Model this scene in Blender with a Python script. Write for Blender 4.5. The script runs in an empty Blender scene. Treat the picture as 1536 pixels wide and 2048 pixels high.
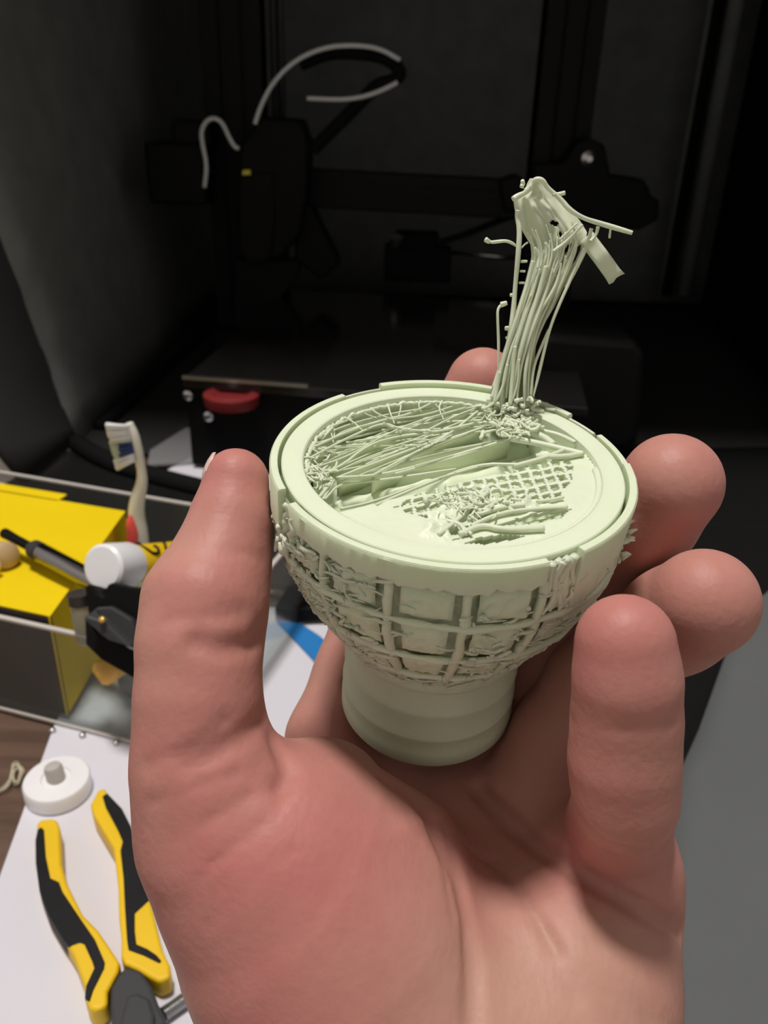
import bpy, math, random
import numpy as np
from mathutils import Vector, Matrix, noise

random.seed(7)
scene = bpy.context.scene
COL = scene.collection
RAD = math.radians

# ------------------------------------------------------------------ camera
F_PX, CX, CY, CAM_H = 1650.0, 768.0, 1024.0, 0.30
_d = np.array([661 - CX, 4300 - CY, F_PX]); _d /= np.linalg.norm(_d)
_up = -_d
_Y = np.array([0, 0, 1.0]); _Y = _Y - _up * _Y.dot(_up); _Y /= np.linalg.norm(_Y)
_X = np.cross(_Y, _up)
RW = np.stack([_X, _Y, _up])                 # world = RW @ cam (x right, y down, z forward)
CAM = np.array([0, 0, CAM_H])

cam_data = bpy.data.cameras.new('camera')
cam_data.sensor_fit = 'VERTICAL'
cam_data.sensor_height = 34.6
cam_data.lens = F_PX / 2048 * 34.6
cam_data.clip_start = 0.01
cam_data.dof.use_dof = True
cam_data.dof.focus_distance = 0.160
cam_data.dof.aperture_fstop = 26.0
camera = bpy.data.objects.new('camera', cam_data)
COL.objects.link(camera)
m3 = np.stack([RW[:, 0], -RW[:, 1], -RW[:, 2]], axis=1)
camera.matrix_world = Matrix.Translation(CAM) @ Matrix(m3.tolist()).to_4x4()
scene.camera = camera

# ------------------------------------------------------------------ world, light, exposure
world = bpy.data.worlds.new('world'); scene.world = world
world.use_nodes = True
world.node_tree.nodes['Background'].inputs[0].default_value = (1.0, 0.93, 0.86, 1)
world.node_tree.nodes['Background'].inputs[1].default_value = 0.012
LAMP_POS = (-0.24, 0.27, 2.0)
ld = bpy.data.lights.new('ceiling_lamp_light', 'AREA')
ld.shape = 'DISK'; ld.size = 0.26; ld.energy = 24.5; ld.color = (1.0, 0.955, 0.92)
lo = bpy.data.objects.new('ceiling_lamp_light', ld); COL.objects.link(lo)
lo.location = LAMP_POS
vs = scene.view_settings
vs.view_transform = 'Standard'; vs.look = 'None'; vs.gamma = 1.0
vs.use_curve_mapping = False
vs.exposure = 0.35


# ------------------------------------------------------------------ geometry helpers
def ray(px, py):
    return RW @ np.array([(px - CX) / F_PX, (py - CY) / F_PX, 1.0])
def onz(px, py, z=0.0):
    r = ray(px, py); return CAM + r * ((z - CAM_H) / r[2])
def ony(px, py, y):
    r = ray(px, py); return CAM + r * (y / r[1])
def at(px, py, dep):
    return CAM + ray(px, py) * dep
def V(p): return Vector((float(p[0]), float(p[1]), float(p[2])))

def tag(o, label=None, cat=None, group=None, kind=None):
    if label: o['label'] = label
    if cat: o['category'] = cat
    if group: o['group'] = group
    if kind: o['kind'] = kind
    return o
def empty(name, loc, label, cat, group=None):
    o = bpy.data.objects.new(name, None); COL.objects.link(o)
    o.location = V(loc); o.empty_display_size = 0.02
    return tag(o, label, cat, group)

class MB:
    """collects world-space geometry; build() links it as one mesh object"""
    def __init__(s): s.v = []; s.f = []
    def add(s, vs_, fs):
        b = len(s.v); s.v += [tuple(float(c) for c in p) for p in vs_]
        s.f += [tuple(i + b for i in f) for f in fs]; return s
    def box(s, c, size, rz=0.0, axes=None):
        if axes is None:
            cz, sz = math.cos(rz), math.sin(rz)
            axes = [(cz, sz, 0), (-sz, cz, 0), (0, 0, 1)]
        A = np.array(axes, float) * (np.array(size, float)[:, None] / 2); c = np.array(c, float)
        P = [c + sx * A[0] + sy * A[1] + sz_ * A[2] for sz_ in (-1, 1) for sy in (-1, 1) for sx in (-1, 1)]
        return s.add(P, [(0, 2, 3, 1), (4, 5, 7, 6), (0, 1, 5, 4), (2, 6, 7, 3), (0, 4, 6, 2), (1, 3, 7, 5)])
    def prism(s, poly, lo_, hi):
        """poly: list of 3D base points; extruded from offset lo_ to hi (3-vectors)"""
        P = [np.array(p, float) for p in poly]; n = len(P)
        nrm = sum((np.cross(P[i], P[(i + 1) % n]) for i in range(n)), np.zeros(3))
        d = np.array(hi, float) - np.array(lo_, float)
        if nrm.dot(d) < 0: P = P[::-1]
        return s.add([p + lo_ for p in P] + [p + hi for p in P],
                     [tuple(range(n))[::-1], tuple(range(n, 2 * n))] +
                     [(i, (i + 1) % n, n + (i + 1) % n, n + i) for i in range(n)])
    def tube(s, pts, r, seg=8, caps=True, smooth=0):
        P = [np.array(p, float) for p in pts]
        rr = list(r) if hasattr(r, '__len__') else [r] * len(P)
        for _ in range(smooth):                      # Chaikin-like refinement keeping ends
            Q = [P[0]]; q = [rr[0]]
            for i in range(len(P) - 1):
                Q += [P[i] * .75 + P[i + 1] * .25, P[i] * .25 + P[i + 1] * .75]
                q += [rr[i] * .75 + rr[i + 1] * .25, rr[i] * .25 + rr[i + 1] * .75]
            Q.append(P[-1]); q.append(rr[-1]); P, rr = Q, q
        n = len(P); vv = []; prev = None
        for i in range(n):
            t = P[min(i + 1, n - 1)] - P[max(i - 1, 0)]; t = t / (np.linalg.norm(t) + 1e-12)
            if prev is None:
                a = np.cross(t, [0, 0, 1.0])
                if np.linalg.norm(a) < 1e-3: a = np.cross(t, [0, 1.0, 0])
            else:
                a = prev - t * prev.dot(t)
            a /= np.linalg.norm(a) + 1e-12; prev = a; b = np.cross(t, a)
            for k in range(seg):
                w = 2 * math.pi * k / seg
                vv.append(P[i] + rr[i] * (math.cos(w) * a + math.sin(w) * b))
        ff = []
        for i in range(n - 1):
            for k in range(seg):
                k2 = (k + 1) % seg
                ff.append((i * seg + k, i * seg + k2, (i + 1) * seg + k2, (i + 1) * seg + k))
        if caps:
            ff.append(tuple(range(seg))[::-1]); ff.append(tuple((n - 1) * seg + k for k in range(seg)))
        return s.add(vv, ff)
    def lathe(s, prof, o=(0, 0, 0), ax=(0, 0, 1), seg=48, cap0=True, cap1=True):
        """prof: (radius, height) along axis ax from o"""
        ax = np.array(ax, float); ax /= np.linalg.norm(ax)
        a = np.cross(ax, [0, 1.0, 0]);
        if np.linalg.norm(a) < .1: a = np.cross(ax, [1.0, 0, 0])
        a /= np.linalg.norm(a); b = np.cross(ax, a); o = np.array(o, float)
        vv = [o + ax * h + r * (math.cos(2 * math.pi * k / seg) * a + math.sin(2 * math.pi * k / seg) * b)
              for r, h in prof for k in range(seg)]
        n = len(prof); ff = []
        for i in range(n - 1):
            for k in range(seg):
                k2 = (k + 1) % seg
                ff.append((i * seg + k, i * seg + k2, (i + 1) * seg + k2, (i + 1) * seg + k))
        if cap0: ff.append(tuple(range(seg))[::-1])
        if cap1: ff.append(tuple((n - 1) * seg + k for k in range(seg)))
        return s.add(vv, ff)
    def sheet(s, G, th=None, mask=None):
        """G: array (n,m,3) grid of points, optional thickness vector th, mask (n-1,m-1) of kept cells"""
        n, m = G.shape[:2]
        idx = lambda i, j: i * m + j
        if mask is None: mask = np.ones((n - 1, m - 1), bool)
        if th is None:
            return s.add(G.reshape(-1, 3), [(idx(i, j), idx(i + 1, j), idx(i + 1, j + 1), idx(i, j + 1))
                                            for i in range(n - 1) for j in range(m - 1) if mask[i, j]])
        N = n * m; vv = np.concatenate([G.reshape(-1, 3), (G + np.array(th)).reshape(-1, 3)])
        used = {}; ff = []
        def q(a, b, c, d): ff.append((a, b, c, d))
        for i in range(n - 1):
            for j in range(m - 1):
                if not mask[i, j]: continue
                a, b, c, d = idx(i, j), idx(i + 1, j), idx(i + 1, j + 1), idx(i, j + 1)
                q(a, b, c, d); q(N + a, N + d, N + c, N + b)
                if i == 0 or not mask[i - 1, j]: q(a, d, N + d, N + a)
                if i == n - 2 or not mask[i + 1, j]: q(c, b, N + b, N + c)
                if j == 0 or not mask[i, j - 1]: q(b, a, N + a, N + b)
                if j == m - 2 or not mask[i, j + 1]: q(d, c, N + c, N + d)
        keep = sorted({k for f in ff for k in f}); rm = {k: i for i, k in enumerate(keep)}
        return s.add([vv[k] for k in keep], [tuple(rm[k] for k in f) for f in ff])
    def build(s, name, mat, parent=None, smooth=False, bevel=0, bseg=2, angle=None):
        me = bpy.data.meshes.new(name)
        off = np.array([0, 0, 0.0])
        o = bpy.data.objects.new(name, me)
        if parent is not None:
            inv = parent_matrix(parent).inverted()
            me.from_pydata([tuple(inv @ Vector(p)) for p in s.v], [], s.f)
            o.parent = parent
        else:                                        # origin at the base of the thing
            A = np.array(s.v); c = (A.min(0) + A.max(0)) / 2; c[2] = A[:, 2].min()
            me.from_pydata([tuple(p - c) for p in A], [], s.f); o.location = V(c)
        me.materials.append(mat)
        me.update()
        if smooth:
            for p in me.polygons: p.use_smooth = True
        if angle is not None:
            me.set_sharp_from_angle(angle=RAD(angle))
        COL.objects.link(o)
        if bevel:
            b = o.modifiers.new('bevel', 'BEVEL'); b.width = bevel; b.segments = bseg
            b.limit_method = 'ANGLE'; b.angle_limit = RAD(40)
        return o

def parent_matrix(o):
    m = Matrix.LocRotScale(o.location, o.rotation_euler, o.scale)
    return parent_matrix(o.parent) @ m if o.parent else m

# ------------------------------------------------------------------ materials
def mat(name, col, rough=.5, metal=0., spec=.5, noise_amt=0., noise_scale=40., bump=0., bump_scale=200.,
        sss=0., sss_rad=(1, .4, .25), sss_scale=.003, col2=None, sheen=0., trans=0., coat=0.):
    m = bpy.data.materials.new(name); m.use_nodes = True
    nt = m.node_tree; N = nt.nodes; L = nt.links; p = N['Principled BSDF']
    p.inputs['Base Color'].default_value = (*col, 1); p.inputs['Roughness'].default_value = rough
    p.inputs['Metallic'].default_value = metal; p.inputs['Specular IOR Level'].default_value = spec
    if coat: p.inputs['Coat Weight'].default_value = coat
    if sss:
        p.inputs['Subsurface Weight'].default_value = sss
        p.inputs['Subsurface Radius'].default_value = sss_rad
        p.inputs['Subsurface Scale'].default_value = sss_scale
    if sheen: p.inputs['Sheen Weight'].default_value = sheen
    if trans: p.inputs['Transmission Weight'].default_value = trans
    tc = N.new('ShaderNodeTexCoord')
    if noise_amt or col2:
        nz = N.new('ShaderNodeTexNoise'); nz.inputs['Scale'].default_value = noise_scale
        nz.inputs['Detail'].default_value = 4
        L.new(tc.outputs['Object'], nz.inputs['Vector'])
        rp = N.new('ShaderNodeValToRGB'); rp.color_ramp.elements[0].position = .3; rp.color_ramp.elements[1].position = .7
        a = col2 if col2 else tuple(c * (1 - noise_amt) for c in col)
        rp.color_ramp.elements[0].color = (*a, 1)
        rp.color_ramp.elements[1].color = (*(col if col2 else tuple(min(1, c * (1 + noise_amt * .6)) for c in col)), 1)
        L.new(nz.outputs['Fac'], rp.inputs['Fac']); L.new(rp.outputs['Color'], p.inputs['Base Color'])
    if bump:
        nb = N.new('ShaderNodeTexNoise'); nb.inputs['Scale'].default_value = bump_scale; nb.inputs['Detail'].default_value = 5
        L.new(tc.outputs['Object'], nb.inputs['Vector'])
        b = N.new('ShaderNodeBump'); b.inputs['Strength'].default_value = bump; b.inputs['Distance'].default_value = .001
        L.new(nb.outputs['Fac'], b.inputs['Height']); L.new(b.outputs['Normal'], p.inputs['Normal'])
    return m

def clear_mat(name, tint=(.93, .95, .94), rough=.03, base=.05):
    m = bpy.data.materials.new(name); m.use_nodes = True
    N = m.node_tree.nodes; L = m.node_tree.links
    N.remove(N['Principled BSDF'])
    t = N.new('ShaderNodeBsdfTransparent'); t.inputs[0].default_value = (*tint, 1)
    g = N.new('ShaderNodeBsdfGlossy'); g.inputs['Roughness'].default_value = rough
    lw = N.new('ShaderNodeLayerWeight'); lw.inputs[0].default_value = .5
    pw_ = N.new('ShaderNodeMath'); pw_.operation = 'POWER'; pw_.inputs[1].default_value = 4
    fr = N.new('ShaderNodeMath'); fr.operation = 'MULTIPLY_ADD'; fr.inputs[1].default_value = .6; fr.inputs[2].default_value = .025
    L.new(lw.outputs['Facing'], pw_.inputs[0]); L.new(pw_.outputs[0], fr.inputs[0])
    mx = N.new('ShaderNodeMixShader')
    L.new(fr.outputs[0], mx.inputs[0]); L.new(t.outputs[0], mx.inputs[1]); L.new(g.outputs[0], mx.inputs[2])
    df = N.new('ShaderNodeBsdfDiffuse'); df.inputs[0].default_value = (.6, .6, .6, 1)
    m2 = N.new('ShaderNodeMixShader'); m2.inputs[0].default_value = base
    L.new(mx.outputs[0], m2.inputs[1]); L.new(df.outputs[0], m2.inputs[2])
    L.new(m2.outputs[0], N['Material Output'].inputs[0])
    return m

M = {}
M['wall'] = mat('wall_paint', (.88, .87, .86), .9, bump=.1, bump_scale=300)
M['ceiling'] = mat('ceiling_paint', (.88, .87, .86), .9)
M['floorboards'] = mat('floor_boards', (.50, .42, .34), .6, noise_amt=.3, noise_scale=6)
M['fabric'] = mat('tent_fabric', (.185, .195, .185), .85, noise_amt=.15, noise_scale=30, bump=.25, bump_scale=500)
M['fabric_black'] = mat('tent_black_trim', (.006, .006, .006), .85, spec=.15, bump=.2, bump_scale=400)
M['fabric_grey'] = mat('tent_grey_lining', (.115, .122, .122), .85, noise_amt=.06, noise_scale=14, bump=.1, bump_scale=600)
M['fabric_dark'] = mat('tent_outer_fabric', (.030, .030, .029), .9, spec=.2, bump=.25, bump_scale=500)
M['paper'] = mat('white_paper', (.70, .685, .74), .8, noise_amt=.02, noise_scale=12, bump=.03, bump_scale=80)
M['cream'] = mat('cream_card', (.80, .70, .62), .8)
M['black'] = mat('black_plastic', (.0035, .0035, .0035), .6, spec=.15)
M['black_metal'] = mat('black_anodised', (.0025, .0025, .0025), .6, spec=.2)
M['dark'] = mat('dark_grey_plastic', (.028, .029, .031), .55, noise_amt=.1)
M['steel'] = mat('steel', (.6, .6, .6), .3, metal=1)
M['chrome'] = mat('chrome', (.30, .29, .29), .12, metal=1)
M['red'] = mat('red_plastic', (.20, .018, .018), .4)
M['ptfe'] = mat('white_tube_plastic', (.75, .77, .76), .4)
M['yellow'] = mat('yellow_card', (.86, .62, .002), .75, spec=.2, noise_amt=.03, noise_scale=20)
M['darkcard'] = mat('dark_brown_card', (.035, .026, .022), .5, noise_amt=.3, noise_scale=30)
M['grip_yellow'] = mat('yellow_rubber', (.86, .55, .005), .5, noise_amt=.05, noise_scale=60, bump=.05, bump_scale=900)
M['grip_black'] = mat('black_rubber', (.005, .005, .006), .6, spec=.3, noise_amt=.4, noise_scale=70, bump=.1, bump_scale=900)
M['jaw'] = mat('dark_steel_jaw', (.05, .051, .053), .5, spec=.3)
M['white'] = mat('white_plastic', (.88, .87, .88), .35)
M['stem'] = mat('putty_plastic', (.50, .47, .43), .5)
M['brush_white'] = mat('toothbrush_ivory', (.80, .77, .66), .3)
M['brush_red'] = mat('toothbrush_coral_rubber', (.85, .10, .08), .45)
M['bristle_white'] = mat('white_bristles', (.80, .80, .78), .6)
M['bristle_green'] = mat('pale_green_bristles', (.52, .58, .42), .6)
M['bristle_blue'] = mat('blue_bristles', (.02, .045, .16), .6)
M['tan'] = mat('tan_rubber', (.55, .38, .20), .5)
M['tan_light'] = mat('beige_plastic', (.80, .66, .50), .5)
M['orange'] = mat('amber_cap', (.75, .42, .08), .45)
M['blue'] = mat('blue_print', (.02, .21, .56), .5)
M['clear'] = clear_mat('clear_acrylic')
M['edge'] = mat('acrylic_edge', (.62, .58, .53), .3)
M['film'] = clear_mat('clear_film', (.8, .8, .8), .2, .25)
M['scrap'] = mat('cream_filament', (.75, .68, .50), .5)
M['gold'] = mat('brass', (.75, .45, .10), .35, metal=.6)
M['bed'] = mat('glass_bed', (.012, .011, .010), .12, noise_amt=.2, noise_scale=8, spec=.6)

# pale green printed plastic
def print_mat(name, col, col2, bump, layer):
    m = mat(name, col, .42, sss=.3, sss_rad=(.8, 1, .5), sss_scale=.0025, col2=col2, noise_scale=90, spec=.4)
    nt = m.node_tree; N = nt.nodes; L = nt.links; p = N['Principled BSDF']
    tc = N['Texture Coordinate']
    wv = N.new('ShaderNodeTexWave'); wv.wave_type = 'BANDS'; wv.bands_direction = 'Z'
    wv.inputs['Scale'].default_value = 1450; wv.inputs['Distortion'].default_value = .6
    L.new(tc.outputs['Object'], wv.inputs['Vector'])
    nz = N.new('ShaderNodeTexNoise'); nz.inputs['Scale'].default_value = 900; nz.inputs['Detail'].default_value = 3
    L.new(tc.outputs['Object'], nz.inputs['Vector'])
    ad = N.new('ShaderNodeMath'); ad.operation = 'MULTIPLY_ADD'; ad.inputs[1].default_value = layer
    L.new(wv.outputs['Fac'], ad.inputs[0]); L.new(nz.outputs['Fac'], ad.inputs[2])
    b = N.new('ShaderNodeBump'); b.inputs['Strength'].default_value = bump; b.inputs['Distance'].default_value = .0004
    L.new(ad.outputs[0], b.inputs['Height']); L.new(b.outputs['Normal'], p.inputs['Normal'])
    return m
M['pla'] = print_mat('pale_green_print', (.755, .84, .615), (.70, .79, .555), .35, .5)
M['pla_smooth'] = print_mat('pale_green_print_flat', (.76, .84, .63), (.735, .815, .595), .15, .1)
M['pla_strand'] = mat('pale_green_strand', (.86, .92, .72), .38, noise_amt=.06, noise_scale=200)
M['pla_film'] = mat('pale_green_film', (.86, .92, .72), .4)

def add_translucency(m, col, f):
    N = m.node_tree.nodes; L = m.node_tree.links
    t = N.new('ShaderNodeBsdfTranslucent'); t.inputs[0].default_value = (*col, 1)
    mx = N.new('ShaderNodeMixShader'); mx.inputs[0].default_value = f
    L.new(N['Principled BSDF'].outputs[0], mx.inputs[1]); L.new(t.outputs[0], mx.inputs[2])
    L.new(mx.outputs[0], N['Material Output'].inputs[0])
add_translucency(M['pla_strand'], (.86, .92, .70), .20)
add_translucency(M['pla_film'], (.86, .92, .70), .28)
# wood desk
def wood():
    m = mat('brown_wood', (.12, .068, .042), .5, bump=.06, bump_scale=80)
    N = m.node_tree.nodes; L = m.node_tree.links; p = N['Principled BSDF']; tc = N['Texture Coordinate']
    mp = N.new('ShaderNodeMapping'); mp.inputs['Scale'].default_value = (3, 40, 3)
    L.new(tc.outputs['Object'], mp.inputs['Vector'])
    nz = N.new('ShaderNodeTexNoise'); nz.inputs['Scale'].default_value = 3; nz.inputs['Detail'].default_value = 8
    L.new(mp.outputs[0], nz.inputs['Vector'])
    rp = N.new('ShaderNodeValToRGB')
    rp.color_ramp.elements[0].position = .35; rp.color_ramp.elements[0].color = (.085, .045, .028, 1)
    rp.color_ramp.elements[1].position = .7; rp.color_ramp.elements[1].color = (.15, .09, .06, 1)
    L.new(nz.outputs['Fac'], rp.inputs['Fac']); L.new(rp.outputs[0], p.inputs['Base Color'])
    return m
M['wood'] = wood()

def skin_mat():
    m = mat('skin', (.66, .36, .29), .52, sss=.35, sss_rad=(1, .35, .2), sss_scale=.004, spec=.35)
    N = m.node_tree.nodes; L = m.node_tree.links; p = N['Principled BSDF']; tc = N['Texture Coordinate']
    n1 = N.new('ShaderNodeTexNoise'); n1.inputs['Scale'].default_value = 34; n1.inputs['Detail'].default_value = 4
    n2 = N.new('ShaderNodeTexNoise'); n2.inputs['Scale'].default_value = 220; n2.inputs['Detail'].default_value = 3
    L.new(tc.outputs['Object'], n1.inputs['Vector']); L.new(tc.outputs['Object'], n2.inputs['Vector'])
    r1 = N.new('ShaderNodeValToRGB')
    e = r1.color_ramp.elements
    e[0].position = .15; e[0].color = (.525, .292, .222, 1)
    e[1].position = .95; e[1].color = (.51, .157, .153, 1)
    fa = N.new('ShaderNodeAttribute'); fa.attribute_name = 'flush'
    ma = N.new('ShaderNodeMath'); ma.operation = 'MULTIPLY_ADD'; ma.inputs[1].default_value = .8
    mb_ = N.new('ShaderNodeMath'); mb_.operation = 'ADD'; mb_.inputs[1].default_value = -.4
    L.new(n1.outputs['Fac'], ma.inputs[0]); L.new(fa.outputs['Fac'], mb_.inputs[0]); L.new(mb_.outputs[0], ma.inputs[2])
    L.new(ma.outputs[0], r1.inputs['Fac'])
    mx = N.new('ShaderNodeMix'); mx.data_type = 'RGBA'; mx.blend_type = 'MULTIPLY'; mx.inputs[0].default_value = .25
    r2 = N.new('ShaderNodeValToRGB'); r2.color_ramp.elements[0].position = .3; r2.color_ramp.elements[1].position = .7
    r2.color_ramp.elements[0].color = (.80, .74, .74, 1)
    L.new(n2.outputs['Fac'], r2.inputs['Fac'])
    L.new(r1.outputs[0], mx.inputs[6]); L.new(r2.outputs[0], mx.inputs[7]); L.new(mx.outputs[2], p.inputs['Base Color'])
    # fine ridges and wrinkles
    vo = N.new('ShaderNodeTexVoronoi'); vo.feature = 'DISTANCE_TO_EDGE'; vo.inputs['Scale'].default_value = 420
    nb = N.new('ShaderNodeTexNoise'); nb.inputs['Scale'].default_value = 700; nb.inputs['Detail'].default_value = 4
    mp = N.new('ShaderNodeMapping'); mp.inputs['Rotation'].default_value = (.3, .5, .7); mp.inputs['Scale'].default_value = (1, .35, .6)
    L.new(tc.outputs['Object'], mp.inputs['Vector']); L.new(mp.outputs[0], vo.inputs['Vector'])
    L.new(tc.outputs['Object'], nb.inputs['Vector'])
    ad = N.new('ShaderNodeMath'); ad.operation = 'MULTIPLY_ADD'; ad.inputs[1].default_value = .6
    L.new(vo.outputs['Distance'], ad.inputs[0]); L.new(nb.outputs['Fac'], ad.inputs[2])
    b = N.new('ShaderNodeBump'); b.inputs['Strength'].default_value = .15; b.inputs['Distance'].default_value = .0008
    L.new(ad.outputs[0], b.inputs['Height']); L.new(b.outputs['Normal'], p.inputs['Normal'])
    return m
M['skin'] = skin_mat()
M['nail'] = mat('fingernail', (.78, .52, .45), .3, sss=.3, sss_scale=.002)

# ================================================================== room shell
def struct(name, mb, m, **k):
    return tag(mb.build(name, m, **k), kind='structure')
FZ = -0.74
struct('floor', MB().box((0, .2, FZ - .02), (3.4, 3.6, .04)), M['floorboards'])
struct('ceiling', MB().box((0, .2, 2.12), (3.4, 3.6, .04)), M['ceiling'])
struct('wall_back', MB().box((0, 2.02, .69), (3.4, .04, 2.82)), M['wall'])
struct('wall_front', MB().box((0, -1.62, .69), (3.4, .04, 2.82)), M['wall'])
struct('wall_left', MB().box((-1.72, .2, .69), (.04, 3.6, 2.82)), M['wall'])
struct('wall_right', MB().box((1.72, .2, .69), (.04, 3.6, 2.82)), M['wall'])
lamp = empty('ceiling_lamp', (LAMP_POS[0], LAMP_POS[1], 2.02), 'round ceiling lamp above the desk', 'lamp')
MB().lathe([(.05, 0), (.15, .015), (.16, .04), (.16, .08)], (LAMP_POS[0], LAMP_POS[1], 2.02), seg=40).build('lamp_body', M['white'], lamp, True, angle=40)

desk = empty('desk', (0, .7, FZ), 'brown wooden desk under the white paper and clear organiser', 'desk')
MB().box((0, .76, -.015), (1.6, 1.44, .03)).build('desk_top', M['wood'], desk, bevel=.002)
for sx in (-1, 1):
    for sy in (.12, 1.40):
        MB().box((sx * .74, sy, (FZ - .03) / 2 - .0), (.06, .06, -FZ - .03)).build('leg', M['wood'], desk)

# ================================================================== enclosure tent
TL0 = np.array([-.30, .715, 0]); TL1 = np.array([-.285, 1.40, 0])
TR0 = np.array([.40, .62, 0]); TR1 = np.array([.52, 1.40, 0])
TZ = .78
tent = empty('enclosure_tent', (.1, 1.0, 0), 'open black fabric tent enclosing the 3D printer', 'enclosure')
def quad(a, b, c, d, n=14, m=14, wob=0., off=0):
    a, b, c, d = map(lambda p: np.array(p, float), (a, b, c, d))
    nr = np.cross(b - a, d - a); nr /= np.linalg.norm(nr)
    G = np.zeros((n, m, 3))
    for i in range(n):
        for j in range(m):
            u, v = i / (n - 1), j / (m - 1)
            p = (a * (1 - u) + b * u) * (1 - v) + (d * (1 - u) + c * u) * v
            if wob and 0 < i < n - 1 and 0 < j < m - 1:
                p = p + nr * wob * noise.noise(Vector(p * 5) + Vector((off, 0, 0)))
            G[i, j] = p
    return G, nr
up = np.array([0, 0, 1.0])
# left wall with a front edge that leans towards the opening
LE = [np.array(p) for p in [(-.283, .700, .0105), (-.293, .705, .035), (-.300, .700, .085), (-.306, .685, .15), (-.312, .662, .23), (-.318, .63, .36), (-.322, .615, .55), (-.325, .615, TZ)]]
G = np.zeros((len(LE), 20, 3))
for i, p in enumerate([np.array([LE[0][0], LE[0][1], .0])] + LE[1:]):
    q = TL1 + up * p[2]
    for j in range(20):
        v = j / 19
        G[i, j] = p * (1 - v) + q * v
        if 0 < j < 19: G[i, j, 0] += .006 * noise.noise(Vector(G[i, j] * 4))
MB().sheet(G, (-.003, 0, 0)).build('side_panel', M['fabric'], tent, True)
G, nr = quad(TL1 + up * .0, TR1, TR1 + up * TZ, TL1 + up * TZ, wob=.01)
MB().sheet(G, (0, .003, 0)).build('back_panel', M['fabric'], tent, True)
G, nr = quad(TR0, TR1, TR1 + up * TZ, TR0 + up * TZ, wob=.008, off=4)
MB().sheet(G, (.003, 0, 0)).build('side_panel', M['fabric_black'], tent, True)
G, nr = quad((-.328, .55, TZ), (.405, .55, TZ), TR1 + up * TZ, TL1 + up * TZ)
MB().sheet(G, (0, 0, .003)).build('roof_panel', M['fabric_dark'], tent, True)
G, nr = quad((-.29, .70, .002), (.40, .60, .002), TR1 + up * .002, TL1 + up * .002)
MB().sheet(G, (0, 0, .003)).build('floor_panel', M['fabric_dark'], tent, True)
# black piping: front edge, sill, wall-floor seam, zip strips on the right
MB().tube(LE[:1] + LE, .009, 8, smooth=1).build('piping', M['fabric_black'], tent, True)
sill = [onz(150, 885, .0095), onz(215, 925, .0095), onz(330, 960, .008), onz(520, 1005, .008), np.array([.1, .575, .008]), np.array([.40, .56, .008])]
MB().tube(sill, .0085, 8, smooth=2).build('sill_roll', M['fabric_black'], tent, True)
MB().tube([onz(200, 855, .008), onz(480, 600, .008) * np.array([1, .97, 1])], .007, 8).build('seam', M['fabric_black'], tent, True)
for px0, px1, w, mm in ((1434, 1295, .010, 'fabric_black'), (1420, 1283, .004, 'fabric'), (1470, 1330, .012, 'fabric')):
    a = ony(px0, 20, 1.28); b = ony(px0 + (px1 - px0) * .74, 590, 1.28)
    MB().tube([b, a, a + (a - b) * .5], w, 6).build('zip_strip', M[mm], tent, True)
# front flap hanging open on the left, folded out to the left of the opening
fl = [np.array([-.42, .60, .001]), np.array([-.28, .60, .001]), np.array([-.20, .655, .004]), np.array([-.262, .690, .006])]
Gf = np.zeros((10, 9, 3))
for i in range(10):
    u = i / 9
    e = LE[0] * (1 - u) + LE[5] * u
    k = min(int(u * 5), 4); t = u * 5 - k
    e = LE[k] * (1 - t) + LE[k + 1] * t
    o = onz(250, 1000, .001) * (1 - u) + np.array([-.52, .62, .36]) * u
    bl = onz(45, 972, .001)
    for j in range(9):
        v = j / 8
        far = bl * (1 - u) + np.array([-.50, .60, .36]) * u
        Gf[i, j] = e * (1 - v) + far * v + np.array([0, -.03, 0]) * math.sin(v * math.pi) * (1 - u)
MB().sheet(Gf, (0, .002, 0)).build('front_flap', M['fabric_dark'], tent, True)

G, nr = quad((-.335, .535, .003), (-.02, .462, .003), (.05, .59, .003), (-.295, .690, .003), 10, 10)
MB().sheet(G, (0, 0, .002)).build('front_panel', M['fabric_black'], tent, True)
# right-hand door flap lying on the desk: black border, then grey lining
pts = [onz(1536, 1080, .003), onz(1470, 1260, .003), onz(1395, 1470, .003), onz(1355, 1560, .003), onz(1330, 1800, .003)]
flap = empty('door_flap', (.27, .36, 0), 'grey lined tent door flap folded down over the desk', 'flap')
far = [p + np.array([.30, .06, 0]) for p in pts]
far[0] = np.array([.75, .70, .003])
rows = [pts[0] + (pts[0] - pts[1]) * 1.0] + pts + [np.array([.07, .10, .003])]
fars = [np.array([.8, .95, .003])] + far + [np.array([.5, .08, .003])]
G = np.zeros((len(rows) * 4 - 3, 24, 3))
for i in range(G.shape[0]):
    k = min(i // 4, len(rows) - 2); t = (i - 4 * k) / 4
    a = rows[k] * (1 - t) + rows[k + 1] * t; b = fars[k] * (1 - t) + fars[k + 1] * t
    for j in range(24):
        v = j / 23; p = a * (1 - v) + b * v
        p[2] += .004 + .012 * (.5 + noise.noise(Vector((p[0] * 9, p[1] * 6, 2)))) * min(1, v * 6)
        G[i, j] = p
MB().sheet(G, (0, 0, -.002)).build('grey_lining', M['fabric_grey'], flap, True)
G = np.zeros((12, 8, 3))
for i in range(12):
    u = i / 11
    a = np.array([.62, .78, .009]) * (1 - u) + onz(1330, 1640, .003) * u
    b = np.array([.02, .70, .009]) * (1 - u) + np.array([.05, .25, .003]) * u
    for j in range(8):
        v = j / 7; G[i, j] = a * (1 - v) + b * v
        G[i, j, 2] = .002 + .012 * math.exp(-((u - .28) / .3) ** 2)
MB().sheet(G, (0, 0, .0015)).build('black_border', M['fabric_black'], flap, True)

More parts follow.
